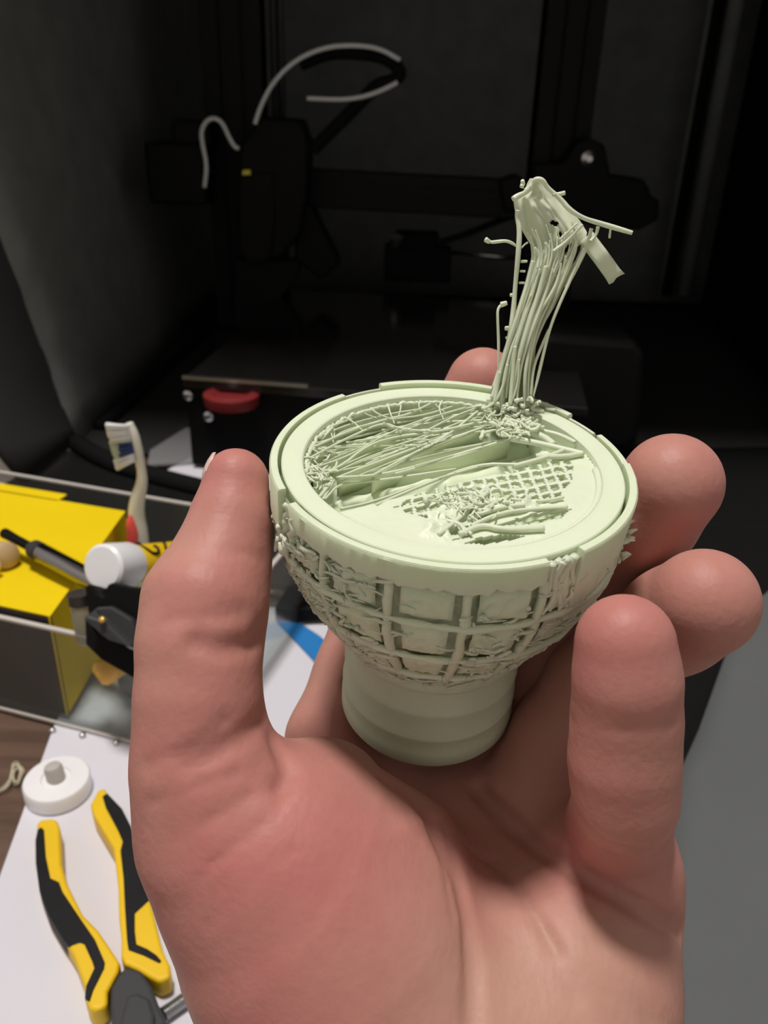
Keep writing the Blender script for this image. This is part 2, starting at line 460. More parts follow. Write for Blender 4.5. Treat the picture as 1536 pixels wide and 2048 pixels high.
# ================================================================== 3D printer
pr = empty('printer', (0, .95, .005), 'black desktop 3D printer with glass bed inside the tent', 'printer')
yaw = RAD(-7)
U = np.array([math.cos(yaw), math.sin(yaw), 0]); W = np.array([-math.sin(yaw), math.cos(yaw), 0])
AX = [U, W, up]
BZ = .09
O = onz(365, 757, BZ)
def loc(x, y, z): return O * np.array([1, 1, 0]) + U * x + W * y + up * z
bw, bd = .325, .36
MB().box(loc(bw / 2, bd / 2, BZ - .004), (bw, bd, .008), axes=AX).build('bed', M['bed'], pr, bevel=.001)
MB().box(loc(bw / 2, bd / 2, BZ - .016), (bw - .02, bd - .02, .010), axes=AX).build('bed_carriage', M['black_metal'], pr)
MB().box(loc(.052, .001, BZ + .0012), (.104, .004, .0024), axes=AX).build('bed_clip', M['steel'], pr)
base = MB().box(loc(bw / 2 - .005, .012, .0475), (bw - .01, .014, .073), axes=AX).build('front_plate', M['black'], pr, bevel=.0015)
for (px, py) in ((377, 790), (418, 832)):
    c = ony(px, py, O[1] + .006 - .0)
    c = loc((np.array(onz(px, py, .06)) - O).dot(U), .003, 0); 
    r = ray(px, py); t = ((loc(0, .004, 0) - CAM).dot(W)) / r.dot(W); p = CAM + r * t
    MB().lathe([(.0042, 0), (.0042, .002), (.002, .0035)], p, -W, 16).build('bolt', M['steel'], base, True, angle=30)
r = ray(463, 797); t = ((loc(0, -.004, 0) - CAM).dot(W)) / r.dot(W); p = CAM + r * t
MB().lathe([(.012, -.006), (.0215, -.005), (.0225, 0), (.0225, .004), (.017, .006), (.012, .003)], p, up, 36).build('levelling_wheel', M['red'], pr, True, angle=30)
MB().box(loc(bw / 2, bd / 2 + .02, .030), (.06, bd + .10, .05), axes=AX).build('base_rail', M['black_metal'], pr)
MB().box(loc(bw / 2, .34, .025), (.50, .045, .04), axes=AX).build('base_rail', M['black_metal'], pr)
# uprights
def upright(px0, px1, py, Y):
    a = ony(px0, py, Y); b = ony(px1, py, Y); c = (a + b) / 2; w = np.linalg.norm(b - a)
    m = MB()
    m.box((c[0], Y, .38), (w * .30, .04, .75)); m.box((c[0] - w * .35, Y, .38), (w * .28, .04, .75)); m.box((c[0] + w * .35, Y, .38), (w * .28, .04, .75))
    m.box((c[0], Y, .38), (w * .98, .028, .75))
    m.build('upright', M['black_metal'], pr); return c
cL = upright(412, 530, 150, 1.02); cR = upright(1076, 1190, 150, .98)
for px in (545, 560):
    a = ony(px, 0, 1.06); a = np.array([a[0], 1.06, .03])
    MB().tube([a, a + up * .7], .004, 10).build('lead_screw', M['dark'], pr, True)
# gantry
a = ony(560, 372, .985); b = ony(1290, 412, .945)
d = (b - a) / np.linalg.norm(b - a); dd = np.cross(up, d)
MB().box((a + b) / 2, (np.linalg.norm(b - a), .02, .04), axes=[d, np.array([-d[1], d[0], 0]), np.cross(d, [-d[1], d[0], 0])]).build('gantry_beam', M['black_metal'], pr, bevel=.002)
MB().box((a + b) / 2 + up * .002 - np.array([0, .0115, 0]), (np.linalg.norm(b - a), .003, .010), axes=[d, np.array([-d[1], d[0], 0]), up]).build('gantry_groove', M['black_metal'], pr)
# left gantry motor
p = ony(362, 345, .955)
MB().box(p, (.062, .05, .060)).box(p + np.array([.018, 0, .040]), (.04, .045, .024)).build('gantry_motor', M['black'], pr, bevel=.004)
# right gantry bracket
r0 = ony(1150, 380, .93)
def poly_y(pts_, Y, th, name, m, parent, bevel=.003):
    return MB().prism([ony(x, y, Y) for x, y in pts_], np.array([0, 0, 0]), np.array([0, th, 0])).build(name, m, parent, bevel=bevel)
poly_y([(1066, 330), (1130, 325), (1155, 285), (1180, 275), (1210, 290), (1222, 350), (1290, 360), (1305, 395), (1320, 400), (1318, 440), (1280, 460), (1180, 450), (1070, 400)], .93, .035, 'gantry_bracket', M['black'], pr)
MB().lathe([(.0075, 0), (.0075, .003), (.003, .006)], ony(1177, 317, .928), (0, -1, 0), 18).build('bolt', M['steel'], pr, True, angle=30)
poly_y([(1000, 362), (1035, 350), (1060, 365), (1060, 420), (1010, 425)], .935, .03, 'belt_tensioner', M['black'], pr)
# print head
hd = poly_y([(480, 290), (520, 235), (600, 240), (618, 290), (612, 400), (600, 470), (560, 520), (490, 520), (470, 440)], .93, .06, 'print_head', M['black'], pr, .004)
poly_y([(478, 350), (545, 345), (550, 430), (540, 520), (500, 530), (478, 500)], .925, .006, 'fan_shroud', M['black'], hd, .002)
poly_y([(485, 341), (500, 340), (501, 349), (485, 350)], .923, .003, 'sticker', mat('yellow_sticker', (.75, .68, .05), .4), hd, 0)
poly_y([(585, 400), (620, 410), (680, 530), (640, 560), (590, 520)], .95, .04, 'fan_duct', M['black'], hd, .003)
poly_y([(470, 520), (600, 520), (600, 545), (560, 600), (505, 660), (465, 660)], .96, .02, 'belt_guard', M['black_metal'], pr, .002)
# bowden tube loop, black sleeve, wires
tubep = [(510, 248), (520, 215), (545, 165), (590, 120), (650, 94), (710, 90), (760, 97), (800, 120), (812, 145), (795, 165), (770, 178), (735, 192), (690, 200), (614, 197)]
P = [ony(x, y, .92 + .01 * i / len(tubep)) for i, (x, y) in enumerate(tubep)]
tb = MB().tube(P[:8], .0022, 8, smooth=2).build('feed_tube', M['ptfe'], pr, True)
MB().tube(P[9:], .0022, 8, smooth=2).build('feed_tube', M['ptfe'], pr, True)
sl = [(600, 128), (655, 105), (710, 104), (765, 112), (795, 132), (802, 150), (785, 163), (755, 168), (735, 190), (680, 245), (625, 300)]
MB().tube([ony(x, y, .935) for x, y in sl], .0065, 8, smooth=2).build('cable_sleeve', M['fabric_black'], pr, True)
MB().tube([ony(x, y, .925) for x, y in [(409, 375), (414, 330), (405, 290), (402, 262), (412, 242), (428, 235), (445, 245), (458, 275), (470, 295), (478, 297)]], .0022, 8, smooth=2).build('wire', M['ptfe'], pr, True)
MB().tube([ony(x, y, 1.0) for x, y in [(880, 484), (940, 466), (1000, 440), (1040, 428)]], .0035, 8, smooth=1).build('cable', M['fabric_black'], pr, True)
# rear motor and rod
p = ony(835, 525, 1.10)
mo = MB().box(p, (.085, .04, .042)).box(p + np.array([-.002, 0, .028]), (.055, .036, .02)).build('bed_motor', M['black'], pr, bevel=.003)
MB().lathe([(.008, 0), (.008, .012)], ony(793, 492, 1.075), (0, -.3, 1), 16).build('motor_shaft', M['steel'], mo, True, angle=30)
MB().tube([ony(890, 503, 1.12), ony(1045, 518, 1.08)], .0028, 8).build('rear_rod', M['steel'], pr, True)
poly_y([(1075, 690), (1100, 670), (1270, 685), (1292, 705), (1285, 800), (1278, 880), (1255, 902), (1080, 902)], .70, .10, 'control_box', M['black_metal'], pr, .006)

# papers inside the tent and on the desk
def flat(pxs, z, th, name, m, label, cat, group=None, bevel=0):
    o = MB().prism([onz(x, y, z) for x, y in pxs], np.array([0, 0, 0]), np.array([0, 0, th])).build(name, m)
    return tag(o, label, cat, group)
flat([(318, 950), (470, 868), (760, 905), (640, 1040)], .0075, .0006, 'paper_sheet', M['paper'], 'white paper sheet inside the tent below the printer', 'paper')
fi = [(295, 935), (300, 905), (372, 860), (560, 880), (640, 930), (500, 940), (420, 925)]
G0 = MB().prism([onz(x, y, .0095) for x, y in fi], np.array([0, 0, 0]), np.array([0, 0, .003])).build('plastic_film', M['film'], bevel=.001)
tag(G0, 'crumpled clear plastic film lying on the sheet under the printer', 'film')
flat([(-140, 985), (-60, 905), (0, 880), (40, 975), (20, 995)], .0005, .0008, 'cream_card', M['cream'], 'cream card at the left edge beside the tent flap', 'card')

pap = tag(MB().prism([(-.150, .10, 0), (-.157, .239, 0), (-.1685, .331, 0), (-.172, .445, 0), (.03, .455, 0), (.035, .10, 0)],
          np.array([0, 0, .0005]), np.array([0, 0, .0015])).build('paper_sheet', M['paper']), 'large white paper sheet spread on the desk under the pliers', 'paper')
tag(MB().prism([onz(*p, .0022) for p in [(582, 1241), (625, 1268), (600, 1315), (640, 1360), (700, 1330), (640, 1250)]] if False else
    [onz(*p, .002) for p in [(552, 1243), (592, 1244), (640, 1275), (700, 1330), (670, 1370), (612, 1306)]], np.array([0, 0, 0]), np.array([0, 0, .0012])).build('blue_card', M['blue']),
    'blue card slip on the paper behind the hand', 'card')
tag(MB().prism([onz(*p, .0045) for p in [(550, 1238), (575, 1195), (640, 1160), (680, 1240), (592, 1243)]], np.array([0, 0, -.0008]), np.array([0, 0, .009])).build('black_case', M['black'], bevel=.001),
    'small black plastic case seen between thumb and print', 'case')

# ================================================================== organiser and what stands in it
AF = np.array([.080, -.023, 0]); AF /= np.linalg.norm(AF); AB = np.array([-AF[1], AF[0], 0])
A0 = np.array([-.203, .345, .002])
org = empty('acrylic_organiser', (-.19, .41, 0), 'clear acrylic organiser tray standing on the desk', 'organiser')
AH = .060
fw = A0 + AF * .005
def awall(a, b, name='panel'):
    a, b = np.array(a), np.array(b); d_ = b - a; l = np.linalg.norm(d_); d_ /= l; n_ = np.array([-d_[1], d_[0], 0])
    w = MB().box((a + b) / 2 + up * AH / 2, (l, .0025, AH), axes=[d_, n_, up]).build(name, M['clear'], org)
    MB().box((a + b) / 2 + up * (AH + .0006), (l, .0026, .0012), axes=[d_, n_, up]).build('top_edge', M['edge'], w)
    return w
fL, fR = A0 - AF * .15, A0 + AF * .120
bL, bR = fL + AB * .145, fR + AB * .145
awall(fL, fR); awall(bL, bR); awall(fL, bL); awall(fR, bR)
MB().box((fL + bR) / 2 + up * .001, (.270 - .003, .145 - .003, .002), axes=[AF, AB, up]).build('bottom_panel', M['clear'], org)
MB().box((fL + fR) / 2 - AB * .0016 + up * .001, (.270, .0012, .0014), axes=[AF, AB, up]).build('bottom_edge', M['edge'], org)
for px, py in ((105, 1462), (165, 1472), (232, 1487)):
    p = onz(px, py, .002)
    MB().lathe([(.0016, -.0012), (.0018, .001), (.001, .0018)], p, up, 12).build('stud', M['steel'], org, True)

yb = empty('yellow_box', (-.24, .41, 0), 'bright yellow carton standing in the clear organiser', 'box')
BT = .067; Y0 = .0045
q = [np.array(p) for p in [(-.1625, .337, 0), (-.1595, .4525, 0), (-.30, .490, 0), (-.30, .376, 0)]]
m = MB()
def face(a, b, name, mm, th=.001):
    d_ = (b - a); l = np.linalg.norm(d_); d_ /= l; n_ = np.array([-d_[1], d_[0], 0])
    MB().box((a + b) / 2 + up * (BT + Y0) / 2 + n_ * th / 2, (l, th, BT - Y0 - .001), axes=[d_, n_, up]).build(name, mm, yb)
face(q[0], q[1], 'side_panel', M['yellow']); face(q[1], q[2], 'back_panel', M['yellow']); face(q[2], q[3], 'side_panel', M['yellow'])
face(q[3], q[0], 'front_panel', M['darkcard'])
MB().prism(q, up * (BT - .001), up * BT).build('lid', M['yellow'], yb)
bdir = (q[1] - q[2]) / np.linalg.norm(q[1] - q[2])
MB().box(q[2] + bdir * .060 + np.array([0, .004, BT - .0005]), (.078, .010, .001), rz=math.atan2(bdir[1], bdir[0])).build('lid_tab', M['yellow'], yb)

# metal-barrelled tool lying on the yellow box
tl = empty('screwdriver', onz(80, 1120, BT), 'small black and chrome screwdriver lying on the yellow box', 'screwdriver')
a = onz(8, 1066, BT + .012); b = onz(165, 1150, BT + .009)
dv = (b - a) / np.linalg.norm(b - a); L_ = np.linalg.norm(b - a)
MB().lathe([(.0028, 0), (.0030, .001), (.0026, .010), (.0026, L_ * .36)], a, dv, 20).build('shaft', M['black'], tl, True, angle=40)
MB().lathe([(.0026, L_ * .34), (.0052, L_ * .40), (.0054, L_ * .47), (.0046, L_ * .48)], a, dv, 20).build('collar', M['dark'], tl, True, angle=40)
MB().lathe([(.0048, L_ * .475), (.0054, L_ * .52), (.0052, L_ * 1.0), (.0050, L_ * 1.25), (.002, L_ * 1.27)], a, dv, 24).build('barrel', M['chrome'], tl, True, angle=40)
e0 = onz(-30, 1095, BT + .010); e1 = onz(25, 1112, BT + .010)
er = empty('rubber_bung', onz(20, 1105, BT), 'tan rubber bung lying beside the screwdriver tip', 'bung')
dv2 = (e1 - e0) / np.linalg.norm(e1 - e0)
MB().lathe([(.0045, -.004), (.0072, -.002), (.0072, .006), (.0065, .008)], onz(10, 1110, BT + .0075), np.array([.55, -.5, .25]) * -1, 28).build('bung_body', M['tan'], er, True, angle=40)
MB().lathe([(.0035, 0), (.0040, .002), (.0030, .009)], onz(2, 1118, BT + .006) + np.array([0, -.006, 0]), np.array([-.3, -.8, .1]), 16).build('bung_core', M['tan_light'], er, True, angle=40)

# glue tube with white cap
gt = empty('glue_tube', (-.155, .40, .03), 'yellow glue tube with round white cap resting on the black holder', 'tube')
c0 = at(204, 1135, .398)
tax = RW @ np.array([.33, -.01, .94]); tax /= np.linalg.norm(tax)
MB().lathe([(.0100, .0), (.0114, .0012), (.0116, .004), (.0114, .019), (.0108, .021)], c0, tax, 40).build('cap', M['white'], gt, True, angle=35)
bd_ = MB().lathe([(.0085, .020), (.0092, .021), (.0098, .025), (.0100, .075), (.0060, .084)], c0, tax, 40).build('tube_body', M['grip_yellow'], gt, True, angle=35)
ua = np.cross(tax, [0, 0, 1.0]); ua /= np.linalg.norm(ua); ub = np.cross(ua, tax)
def on_tube(h, ang, r=.0102):
    return c0 + tax * h + r * (math.cos(ang) * ub + math.sin(ang) * ua)
strokes = [[(.027, -.15), (.026, .5), (.029, .85), (.034, .85), (.036, .55), (.035, .3)], [(.027, -.15), (.031, -.3)], [(.042, .65), (.049, -.05)]]
ink = MB()
for s_ in strokes:
    ink.tube([on_tube(h, an) for h, an in s_], .0009, 6, smooth=1)
ink.build('lettering', M['grip_black'], bd_, True)

# black holder / bracket
hb = empty('plastic_bracket', (-.14, .37, .02), 'black plastic clamp with notched top in the organiser', 'clamp')
def cpoly(pts_, dep, back, name, m, parent, bevel=.0012):
    """outline at its own distance, extruded away from the viewer side along the desk direction"""
    P_ = [at(x, y, dep) for x, y in pts_]
    return MB().prism(P_, np.array([0, 0, 0]), np.array(back)).build(name, m, parent, bevel=bevel)
jaw_pts = [(168, 1172), (180, 1166), (196, 1186), (206, 1192), (214, 1168), (226, 1164), (262, 1172), (284, 1174), (298, 1168), (300, 1185), (286, 1215), (275, 1260), (278, 1300), (230, 1285), (195, 1270), (175, 1225)]
cpoly(jaw_pts, .388, (.004, .012, -.010), 'clamp_jaw', M['black'], hb)
cpoly([(188, 1214), (222, 1212), (265, 1238), (278, 1300), (262, 1295), (230, 1260), (200, 1240)], .384, (.002, .008, -.006), 'clamp_plate', M['dark'], hb)
cpoly([(166, 1240), (172, 1233), (208, 1245), (262, 1296), (215, 1282), (192, 1262)], .381, (.003, .010, 0), 'clamp_arm', M['dark'], hb)
MB().lathe([(.0016, 0), (.0016, .001), (.0008, .0016)], at(205, 1240, .3795), RW @ np.array([-.1, -.5, -.9]), 12).build('screw_head', M['gold'], hb, True)
cpoly([(168, 1235), (190, 1265), (270, 1300), (270, 1360), (200, 1320), (170, 1290)], .392, (.006, .02, 0), 'clamp_foot', M['black'], hb)
# vial next to it
vi = empty('glass_vial', (-.16, .375, .02), 'small clear vial with brown lid beside the black clamp', 'vial')
vb = at(176, 1285, .402); vt = at(158, 1186, .394)
dvv = vt - vb; lv = np.linalg.norm(dvv); dvv /= lv
MB().lathe([(.0045, 0), (.0052, .002), (.0052, lv * .72), (.0046, lv * .78)], vb, dvv, 20).build('vial_body', M['film'], vi, True)
MB().lathe([(.005, lv * .78), (.0056, lv * .8), (.0056, lv * 1.0), (.004, lv * 1.02)], vb, dvv, 20).build('vial_lid', M['darkcard'], vi, True, angle=30)
# amber-capped bottle lying behind the acrylic front
ab = empty('amber_bottle', (-.135, .35, .005), 'amber capped grey bottle leaning behind the clear organiser front', 'bottle')
c1 = at(205, 1348, .405); ax1 = RW @ np.array([.75, -.55, .36]); ax1 /= np.linalg.norm(ax1)
MB().lathe([(.004, -.003), (.0062, -.001), (.0066, .002), (.0066, .010)], c1, ax1, 28).build('bottle_cap', M['orange'], ab, True, angle=50)
MB().lathe([(.0060, .010), (.0078, .012), (.0080, .014), (.0080, .040)], c1, ax1, 28).build('bottle_body', M['stem'], ab, True, angle=30)
tk = empty('tape_roll', (-.13, .345, .004), 'dark grey tape roll lying in the organiser below the amber cap', 'tape')
MB().lathe([(.010, 0), (.0215, 0), (.022, .001), (.022, .009), (.0215, .010), (.010, .010), (.010, 0)], onz(265, 1420, .005) + np.array([.006, .03, 0]), up, 40, False, False).build('roll', M['dark'], tk, True, angle=30)

# toothbrush
tbh = empty('toothbrush', onz(282, 1150, .005), 'worn white and coral toothbrush standing in the organiser', 'toothbrush')
tp = [(286, 1200), (283, 1110), (279, 1060), (272, 1030), (274, 1000), (285, 965), (283, 935), (274, 900), (265, 868), (258, 846)]
YB = .432
P = [ony(x, y, YB) for x, y in tp]; P[0] = ony(287, 1290, YB); 
P[0][2] = max(P[0][2], .006)
rr = [.0042, .0048, .0050, .0048, .0044, .0032, .0025, .0034, .0036, .0022]
MB().tube(P, rr, 14, smooth=2).build('handle', M['brush_white'], tbh, True)
gp = [ony(x, y, YB - .0042) for x, y in [(266, 1115), (265, 1090), (266, 1065), (261, 1042), (262, 1030)]]
MB().tube(gp, [.0028, .0036, .0036, .0028, .0008], 10, smooth=2).build('grip', M['brush_red'], tbh, True)
def tuft(x0, y0, x1, y1, name, mm, r_=.0010):
    mb = MB()
    for k in range(5):
        yo = (k - 2) * .0021
        a_, b_ = ony(x0, y0, YB + yo), ony(x1, y1, YB + yo)
        b_ = b_ + np.array([random.uniform(-.0008, .0004), 0, random.uniform(-.0006, .0006)])
        mb.tube([a_, (a_ + b_) / 2 + np.array([0, 0, random.uniform(-.0003, .0003)]), b_], [r_, r_, r_ * 1.25], 6)
    o_ = mb.build(name, mm, tbh, True); o_['kind'] = 'stuff'
NT = 13
for i in range(NT):
    t = i / (NT - 1)
    x0, y0 = 258 + 12 * t, 852 + 68 * t
    x1, y1 = 214 + 20 * t, 850 + 86 * t
    nm = 'bristle_white' if (i < 5 or i > 9) else 'bristle_green'
    if 6 <= i <= 9:
        xm, ym = x0 + (x1 - x0) * .66, y0 + (y1 - y0) * .66
        tuft(x0, y0, xm, ym, 'bristles', M['bristle_blue'])
        tuft(xm, ym, x1, y1, 'bristles', M['bristle_green'])
    else:
        tuft(x0, y0, x1, y1, 'bristles', M[nm])

# thin cable looping behind the tube
tag(MB().tube([onz(300, 1150, .03), onz(318, 1118, .045), onz(352, 1098, .055), onz(385, 1100, .050), onz(400, 1130, .032), onz(402, 1165, .0085)], .0009, 6, smooth=2).build('thin_wire', M['edge'], None, True),
    'thin grey wire arching behind the glue tube', 'wire')

# ================================================================== white disc, pliers, screw, scrap on the paper
dk = empty('filter_disc', onz(120, 1582, .0015), 'white round plastic disc with a central stem by the pliers', 'disc')
dc = onz(118, 1583, .0016)
MB().lathe([(.0145, 0), (.0152, .0008), (.0152, .0075), (.0145, .0085), (.007, .0090), (.0065, .0082), (.0, .0082)], dc, up, 56, True, False).build('disc_body', M['white'], dk, True, angle=35)
MB().lathe([(.0042, 0), (.0042, .006), (.0036, .0075), (.002, .008)], dc + up * .0080, np.array([-.15, .1, 1]), 24).build('stem', M['stem'], dk, True, angle=40)

def c4(cx, cy): return cx / 3.261, 1420 + cy / 3.261
PZ = .012
pl = empty('cutting_pliers', onz(200, 1850, .0015), 'yellow and black handled cutting pliers lying open on the paper', 'pliers')
LY = [(240, 740), (258, 712), (330, 703), (372, 712), (390, 760), (400, 1000), (440, 1130), (540, 1330), (640, 1430), (780, 1640), (770, 1700), (700, 1830), (700, 1920), (650, 1955), (590, 1955), (558, 1890), (550, 1790), (480, 1600), (420, 1500), (320, 1330), (265, 1180), (240, 1000), (236, 850)]
LB = [(245, 785), (268, 765), (288, 785), (300, 960), (330, 1100), (385, 1125), (410, 1190), (530, 1370), (620, 1500), (685, 1650), (680, 1690), (610, 1830), (585, 1905), (553, 1880), (562, 1800), (615, 1685), (600, 1640), (550, 1530), (520, 1520), (450, 1545), (400, 1480), (312, 1330), (257, 1180), (233, 1000), (231, 850)]
RY = [(590, 610), (640, 515), (680, 505), (720, 560), (790, 640), (850, 760), (880, 900), (930, 1080), (980, 1230), (1020, 1400), (1060, 1560), (1110, 1660), (1110, 1740), (1040, 1770), (980, 1740), (900, 1690), (810, 1650), (790, 1600), (790, 1480), (775, 1350), (770, 1150), (740, 900), (680, 800), (610, 680)]
RB = [(668, 565), (700, 545), (796, 645), (857, 765), (888, 900), (938, 1080), (976, 1240), (940, 1275), (880, 1330), (880, 1440), (890, 1530), (960, 1560), (1020, 1600), (1055, 1640), (1040, 1655), (940, 1605), (838, 1568), (828, 1500), (815, 1300), (805, 1100), (785, 920), (800, 860), (770, 790), (690, 640)]
for yy, bb in ((LY, LB), (RY, RB)):
    h = MB().prism([onz(*c4(*p), PZ) for p in yy], np.array([0, 0, -.0098]), np.array([0, 0, 0])).build('handle', M['grip_yellow'], pl, bevel=.0022, bseg=4)
    MB().prism([onz(*c4(*p), PZ) for p in bb], np.array([0, 0, -.0075]), np.array([0, 0, .0005])).build('grip_inlay', M['grip_black'], h, bevel=.0004)
JW = [(820, 1660), (920, 1690), (990, 1790), (1030, 1900), (1080, 2000), (1085, 2060), (1150, 2500), (1130, 2750), (900, 2800), (760, 2500), (728, 2100), (715, 1900), (720, 1800), (770, 1715)]
MB().prism([onz(*c4(*p), PZ) for p in JW], np.array([0, 0, -.0085]), np.array([0, 0, -.0005])).build('jaws', M['jaw'], pl, bevel=.0015, bseg=3)
J2 = [(830, 1880), (900, 1860), (980, 1900), (1010, 2000), (1000, 2500), (800, 2500), (770, 2100)]
MB().prism([onz(*c4(*p), PZ) for p in J2], np.array([0, 0, -.0008]), np.array([0, 0, .0018])).build('pivot_plate', M['jaw'], pl, bevel=.0015, bseg=3)

sc = empty('machine_screw', onz(348, 2014, .0015), 'grey threaded screw lying beside the pliers', 'screw')
a = onz(326, 2030, .0045); b = onz(372, 1998, .0045); dv = (b - a); ls = np.linalg.norm(dv); dv /= ls
prof = []
for i in range(11):
    prof += [(.0022, ls * (i / 11)), (.0028, ls * (i + .5) / 11)]
MB().lathe(prof, a, dv, 16).build('thread', M['steel'], sc, True, angle=20)
MB().lathe([(.0042, 0), (.0042, .004), (.003, .0045)], b, dv, 16).build('screw_head', M['steel'], sc, True, angle=30)

fs = MB()
for k in range(9):
    pp = [onz(0, 1586, .001)]
    for j, (x, y) in enumerate([(14, 1572), (24, 1556), (26, 1530), (36, 1524), (44, 1540), (38, 1562), (28, 1568), (24, 1548), (32, 1532), (48, 1538), (40, 1555)]):
        pp.append(onz(x + random.uniform(-4, 4), y + random.uniform(-5, 5), .001 + random.uniform(0, .004)))
    pp[0] = onz(-14, 1592 + random.uniform(-3, 3), .001)
    fs.tube(pp, .00011, 5, smooth=1)
tag(fs.build('filament_scrap', M['scrap'], None, True), 'tangled scrap of cream filament on the brown desk', 'filament', kind='stuff')

# ================================================================== the failed print
S = 0.92
CN = np.array([0.02254, -.11696, .99288]); CN /= np.linalg.norm(CN)
CC = at(904.6, 920.6, .175 * S)
CA = np.array([1.0, 0, 0]); CA = CA - CN * CA.dot(CN); CA /= np.linalg.norm(CA)
CB = np.cross(CN, CA)
RO = 38.4                                   # rim radius (mm before scaling)
def cup(x, y, z): return CC + S * .001 * (x * CA + y * CB + z * CN)
def cpol(r, th, z): return cup(r * math.sin(th), -r * math.cos(th), z)   # th=0 faces the viewer
def cpx(px, py, z):
    r = ray(px, py); o = CC + S * .001 * z * CN
    p = CAM + r * ((o - CAM).dot(CN) / r.dot(CN)) - CC
    return p.dot(CA) / (S * .001), p.dot(CB) / (S * .001)
def cw(px, py, z):
    x, y = cpx(px, py, z); return cup(x, y, z)

fp = empty('failed_print', cup(0, 0, -72), 'pale green failed 3D print shaped like a cup with stringy plume', 'print')
fp.rotation_euler = Matrix(np.stack([CA, CB, CN], 1).tolist()).to_euler()

def fbm(x, y, z, o=3):
    v = 0; a = 1
    for _ in range(o):
        v += a * noise.noise(Vector((x, y, z))); x, y, z, a = x * 2.1, y * 2.1, z * 2.1, a * .5
    return v
PROF = [(0, 36.9), (-4, 37.2), (-9, 37.6), (-13, 37.3), (-17, 36.6), (-21, 35.4), (-25, 33.8), (-29, 31.8), (-33, 29.4), (-37, 26.8), (-40, 24.8), (-43, 23.2), (-46, 22.2), (-48, 21.9)]
def prof_r(z):
    for (z0, r0), (z1, r1) in zip(PROF, PROF[1:]):
        if z1 <= z <= z0: return r0 + (r1 - r0) * (z - z0) / (z1 - z0)
    return PROF[-1][1]
# base
bp = [(21.6, -47), (21.3, -49), (21.3, -54), (21.5, -54.4), (21.5, -55.6), (21.35, -56), (21.5, -62), (21.8, -62.3), (21.8, -63.2), (21.6, -63.6), (21.7, -67), (21.9, -67.4), (21.9, -70.8), (21.2, -72)]
SEG = 120
def ring_mesh(mb, rows, seg=SEG, caps=(False, False), close=True):
    G = [[cpol(r, 2 * math.pi * k / seg, z) for k in range(seg)] for r, z in rows]
    vv = [p for row in G for p in row]; ff = []
    for i in range(len(rows) - 1):
        for k in range(seg):
            k2 = (k + 1) % seg
            ff.append((i * seg + k, (i + 1) * seg + k, (i + 1) * seg + k2, i * seg + k2))
    if caps[0]: ff.append(tuple(range(seg)))
    if caps[1]: ff.append(tuple((len(rows) - 1) * seg + k for k in range(seg))[::-1])
    return mb.add(vv, ff)
ring_mesh(MB(), bp, caps=(False, True)).build('base', M['pla'], fp, True, angle=50)
# bowl: rough outer skin
NT_, NZ = 300, 78
vv = []; ff = []
for i in range(NZ):
    z = -1.2 - 46.3 * i / (NZ - 1)
    rz_ = prof_r(z)
    for k in range(NT_):
        th = 2 * math.pi * k / NT_
        env = max(0, min(1, (-z - 4.5) / 2.5)) * max(0.12, min(1, (z + 47) / 7))
        n1 = fbm(math.sin(th) * 9, math.cos(th) * 9, z * .33, 4)
        n2 = abs(noise.noise(Vector((math.sin(th) * 24, math.cos(th) * 24, z * .9))))
        r_ = rz_ - 2.6 * env + env * (1.25 * n1 + 1.3 * n2 - .5) - .7 * min(1, max(0, (-z - 1.5)) / 2) * (1 - env) * 0
        vv.append(cpol(r_, th, z))
for i in range(NZ - 1):
    for k in range(NT_):
        k2 = (k + 1) % NT_
        ff.append((i * NT_ + k, (i + 1) * NT_ + k, (i + 1) * NT_ + k2, i * NT_ + k2))
MB().add(vv, ff).build('bowl', M['pla'], fp, True)
# inner wall and floor
flo = MB()
ring_mesh(flo, [(31.45, -.2), (31.2, -3), (30.4, -10), (28.5, -15), (24, -18)], caps=(False, False))
flo.build('inner_wall', M['pla_smooth'], fp, True)
# outer wall of the rim, printed as separate arcs with breaks
def arc(t0, t1, r0, r1, z0, z1, name, m, parent, n=None, jag=0., zb=None):
    n = n or max(6, int(abs(t1 - t0) / .035)); vv = []; ff = []
    for i in range(n + 1):
        th = t0 + (t1 - t0) * i / n
        j = jag * noise.noise(Vector((th * 20, z0, 1)))
        zl = z0 + j * 2.5
        rb = prof_r(min(0, zl)) + .9
        vv += [cpol(r0, th, zl), cpol(rb, th, zl), cpol(r1 + .2 * j, th, z1 - .5), cpol(r1 - .35, th, z1), cpol(r0 + .2, th, z1)]
    for i in range(n):
        for k in range(5):
            k2 = (k + 1) % 5
            ff.append((i * 5 + k, i * 5 + k2, (i + 1) * 5 + k2, (i + 1) * 5 + k))
    ff += [tuple(range(5))[::-1], tuple(n * 5 + k for k in range(5))]
    return MB().add(vv, ff).build(name, m, parent, True, angle=40)
def th_of(px, py, z=0):
    x, y = cpx(px, py, z); return math.atan2(x, -y)
tA = th_of(1092, 1118); tB = th_of(1158, 1098); tC = th_of(545, 985); tD = th_of(556, 1015)
arc(tD, tA, 36.6, RO + .1, -5.2, .2, 'outer_wall', M['pla'], fp, jag=.6)
arc(tB, th_of(1262, 930), 36.6, RO + .2, -17, .4, 'outer_wall', M['pla'], fp, jag=.8)
arc(th_of(1262, 930), th_of(1212, 868), 36.6, RO, -9, .1, 'outer_wall', M['pla'], fp)
arc(th_of(1205, 862), th_of(1148, 832), 36.6, RO - .6, -9, -.2, 'outer_wall', M['pla'], fp)
arc(th_of(1146, 830), th_of(1062, 800), 36.6, RO + .3, -9, .5, 'outer_wall', M['pla'], fp)
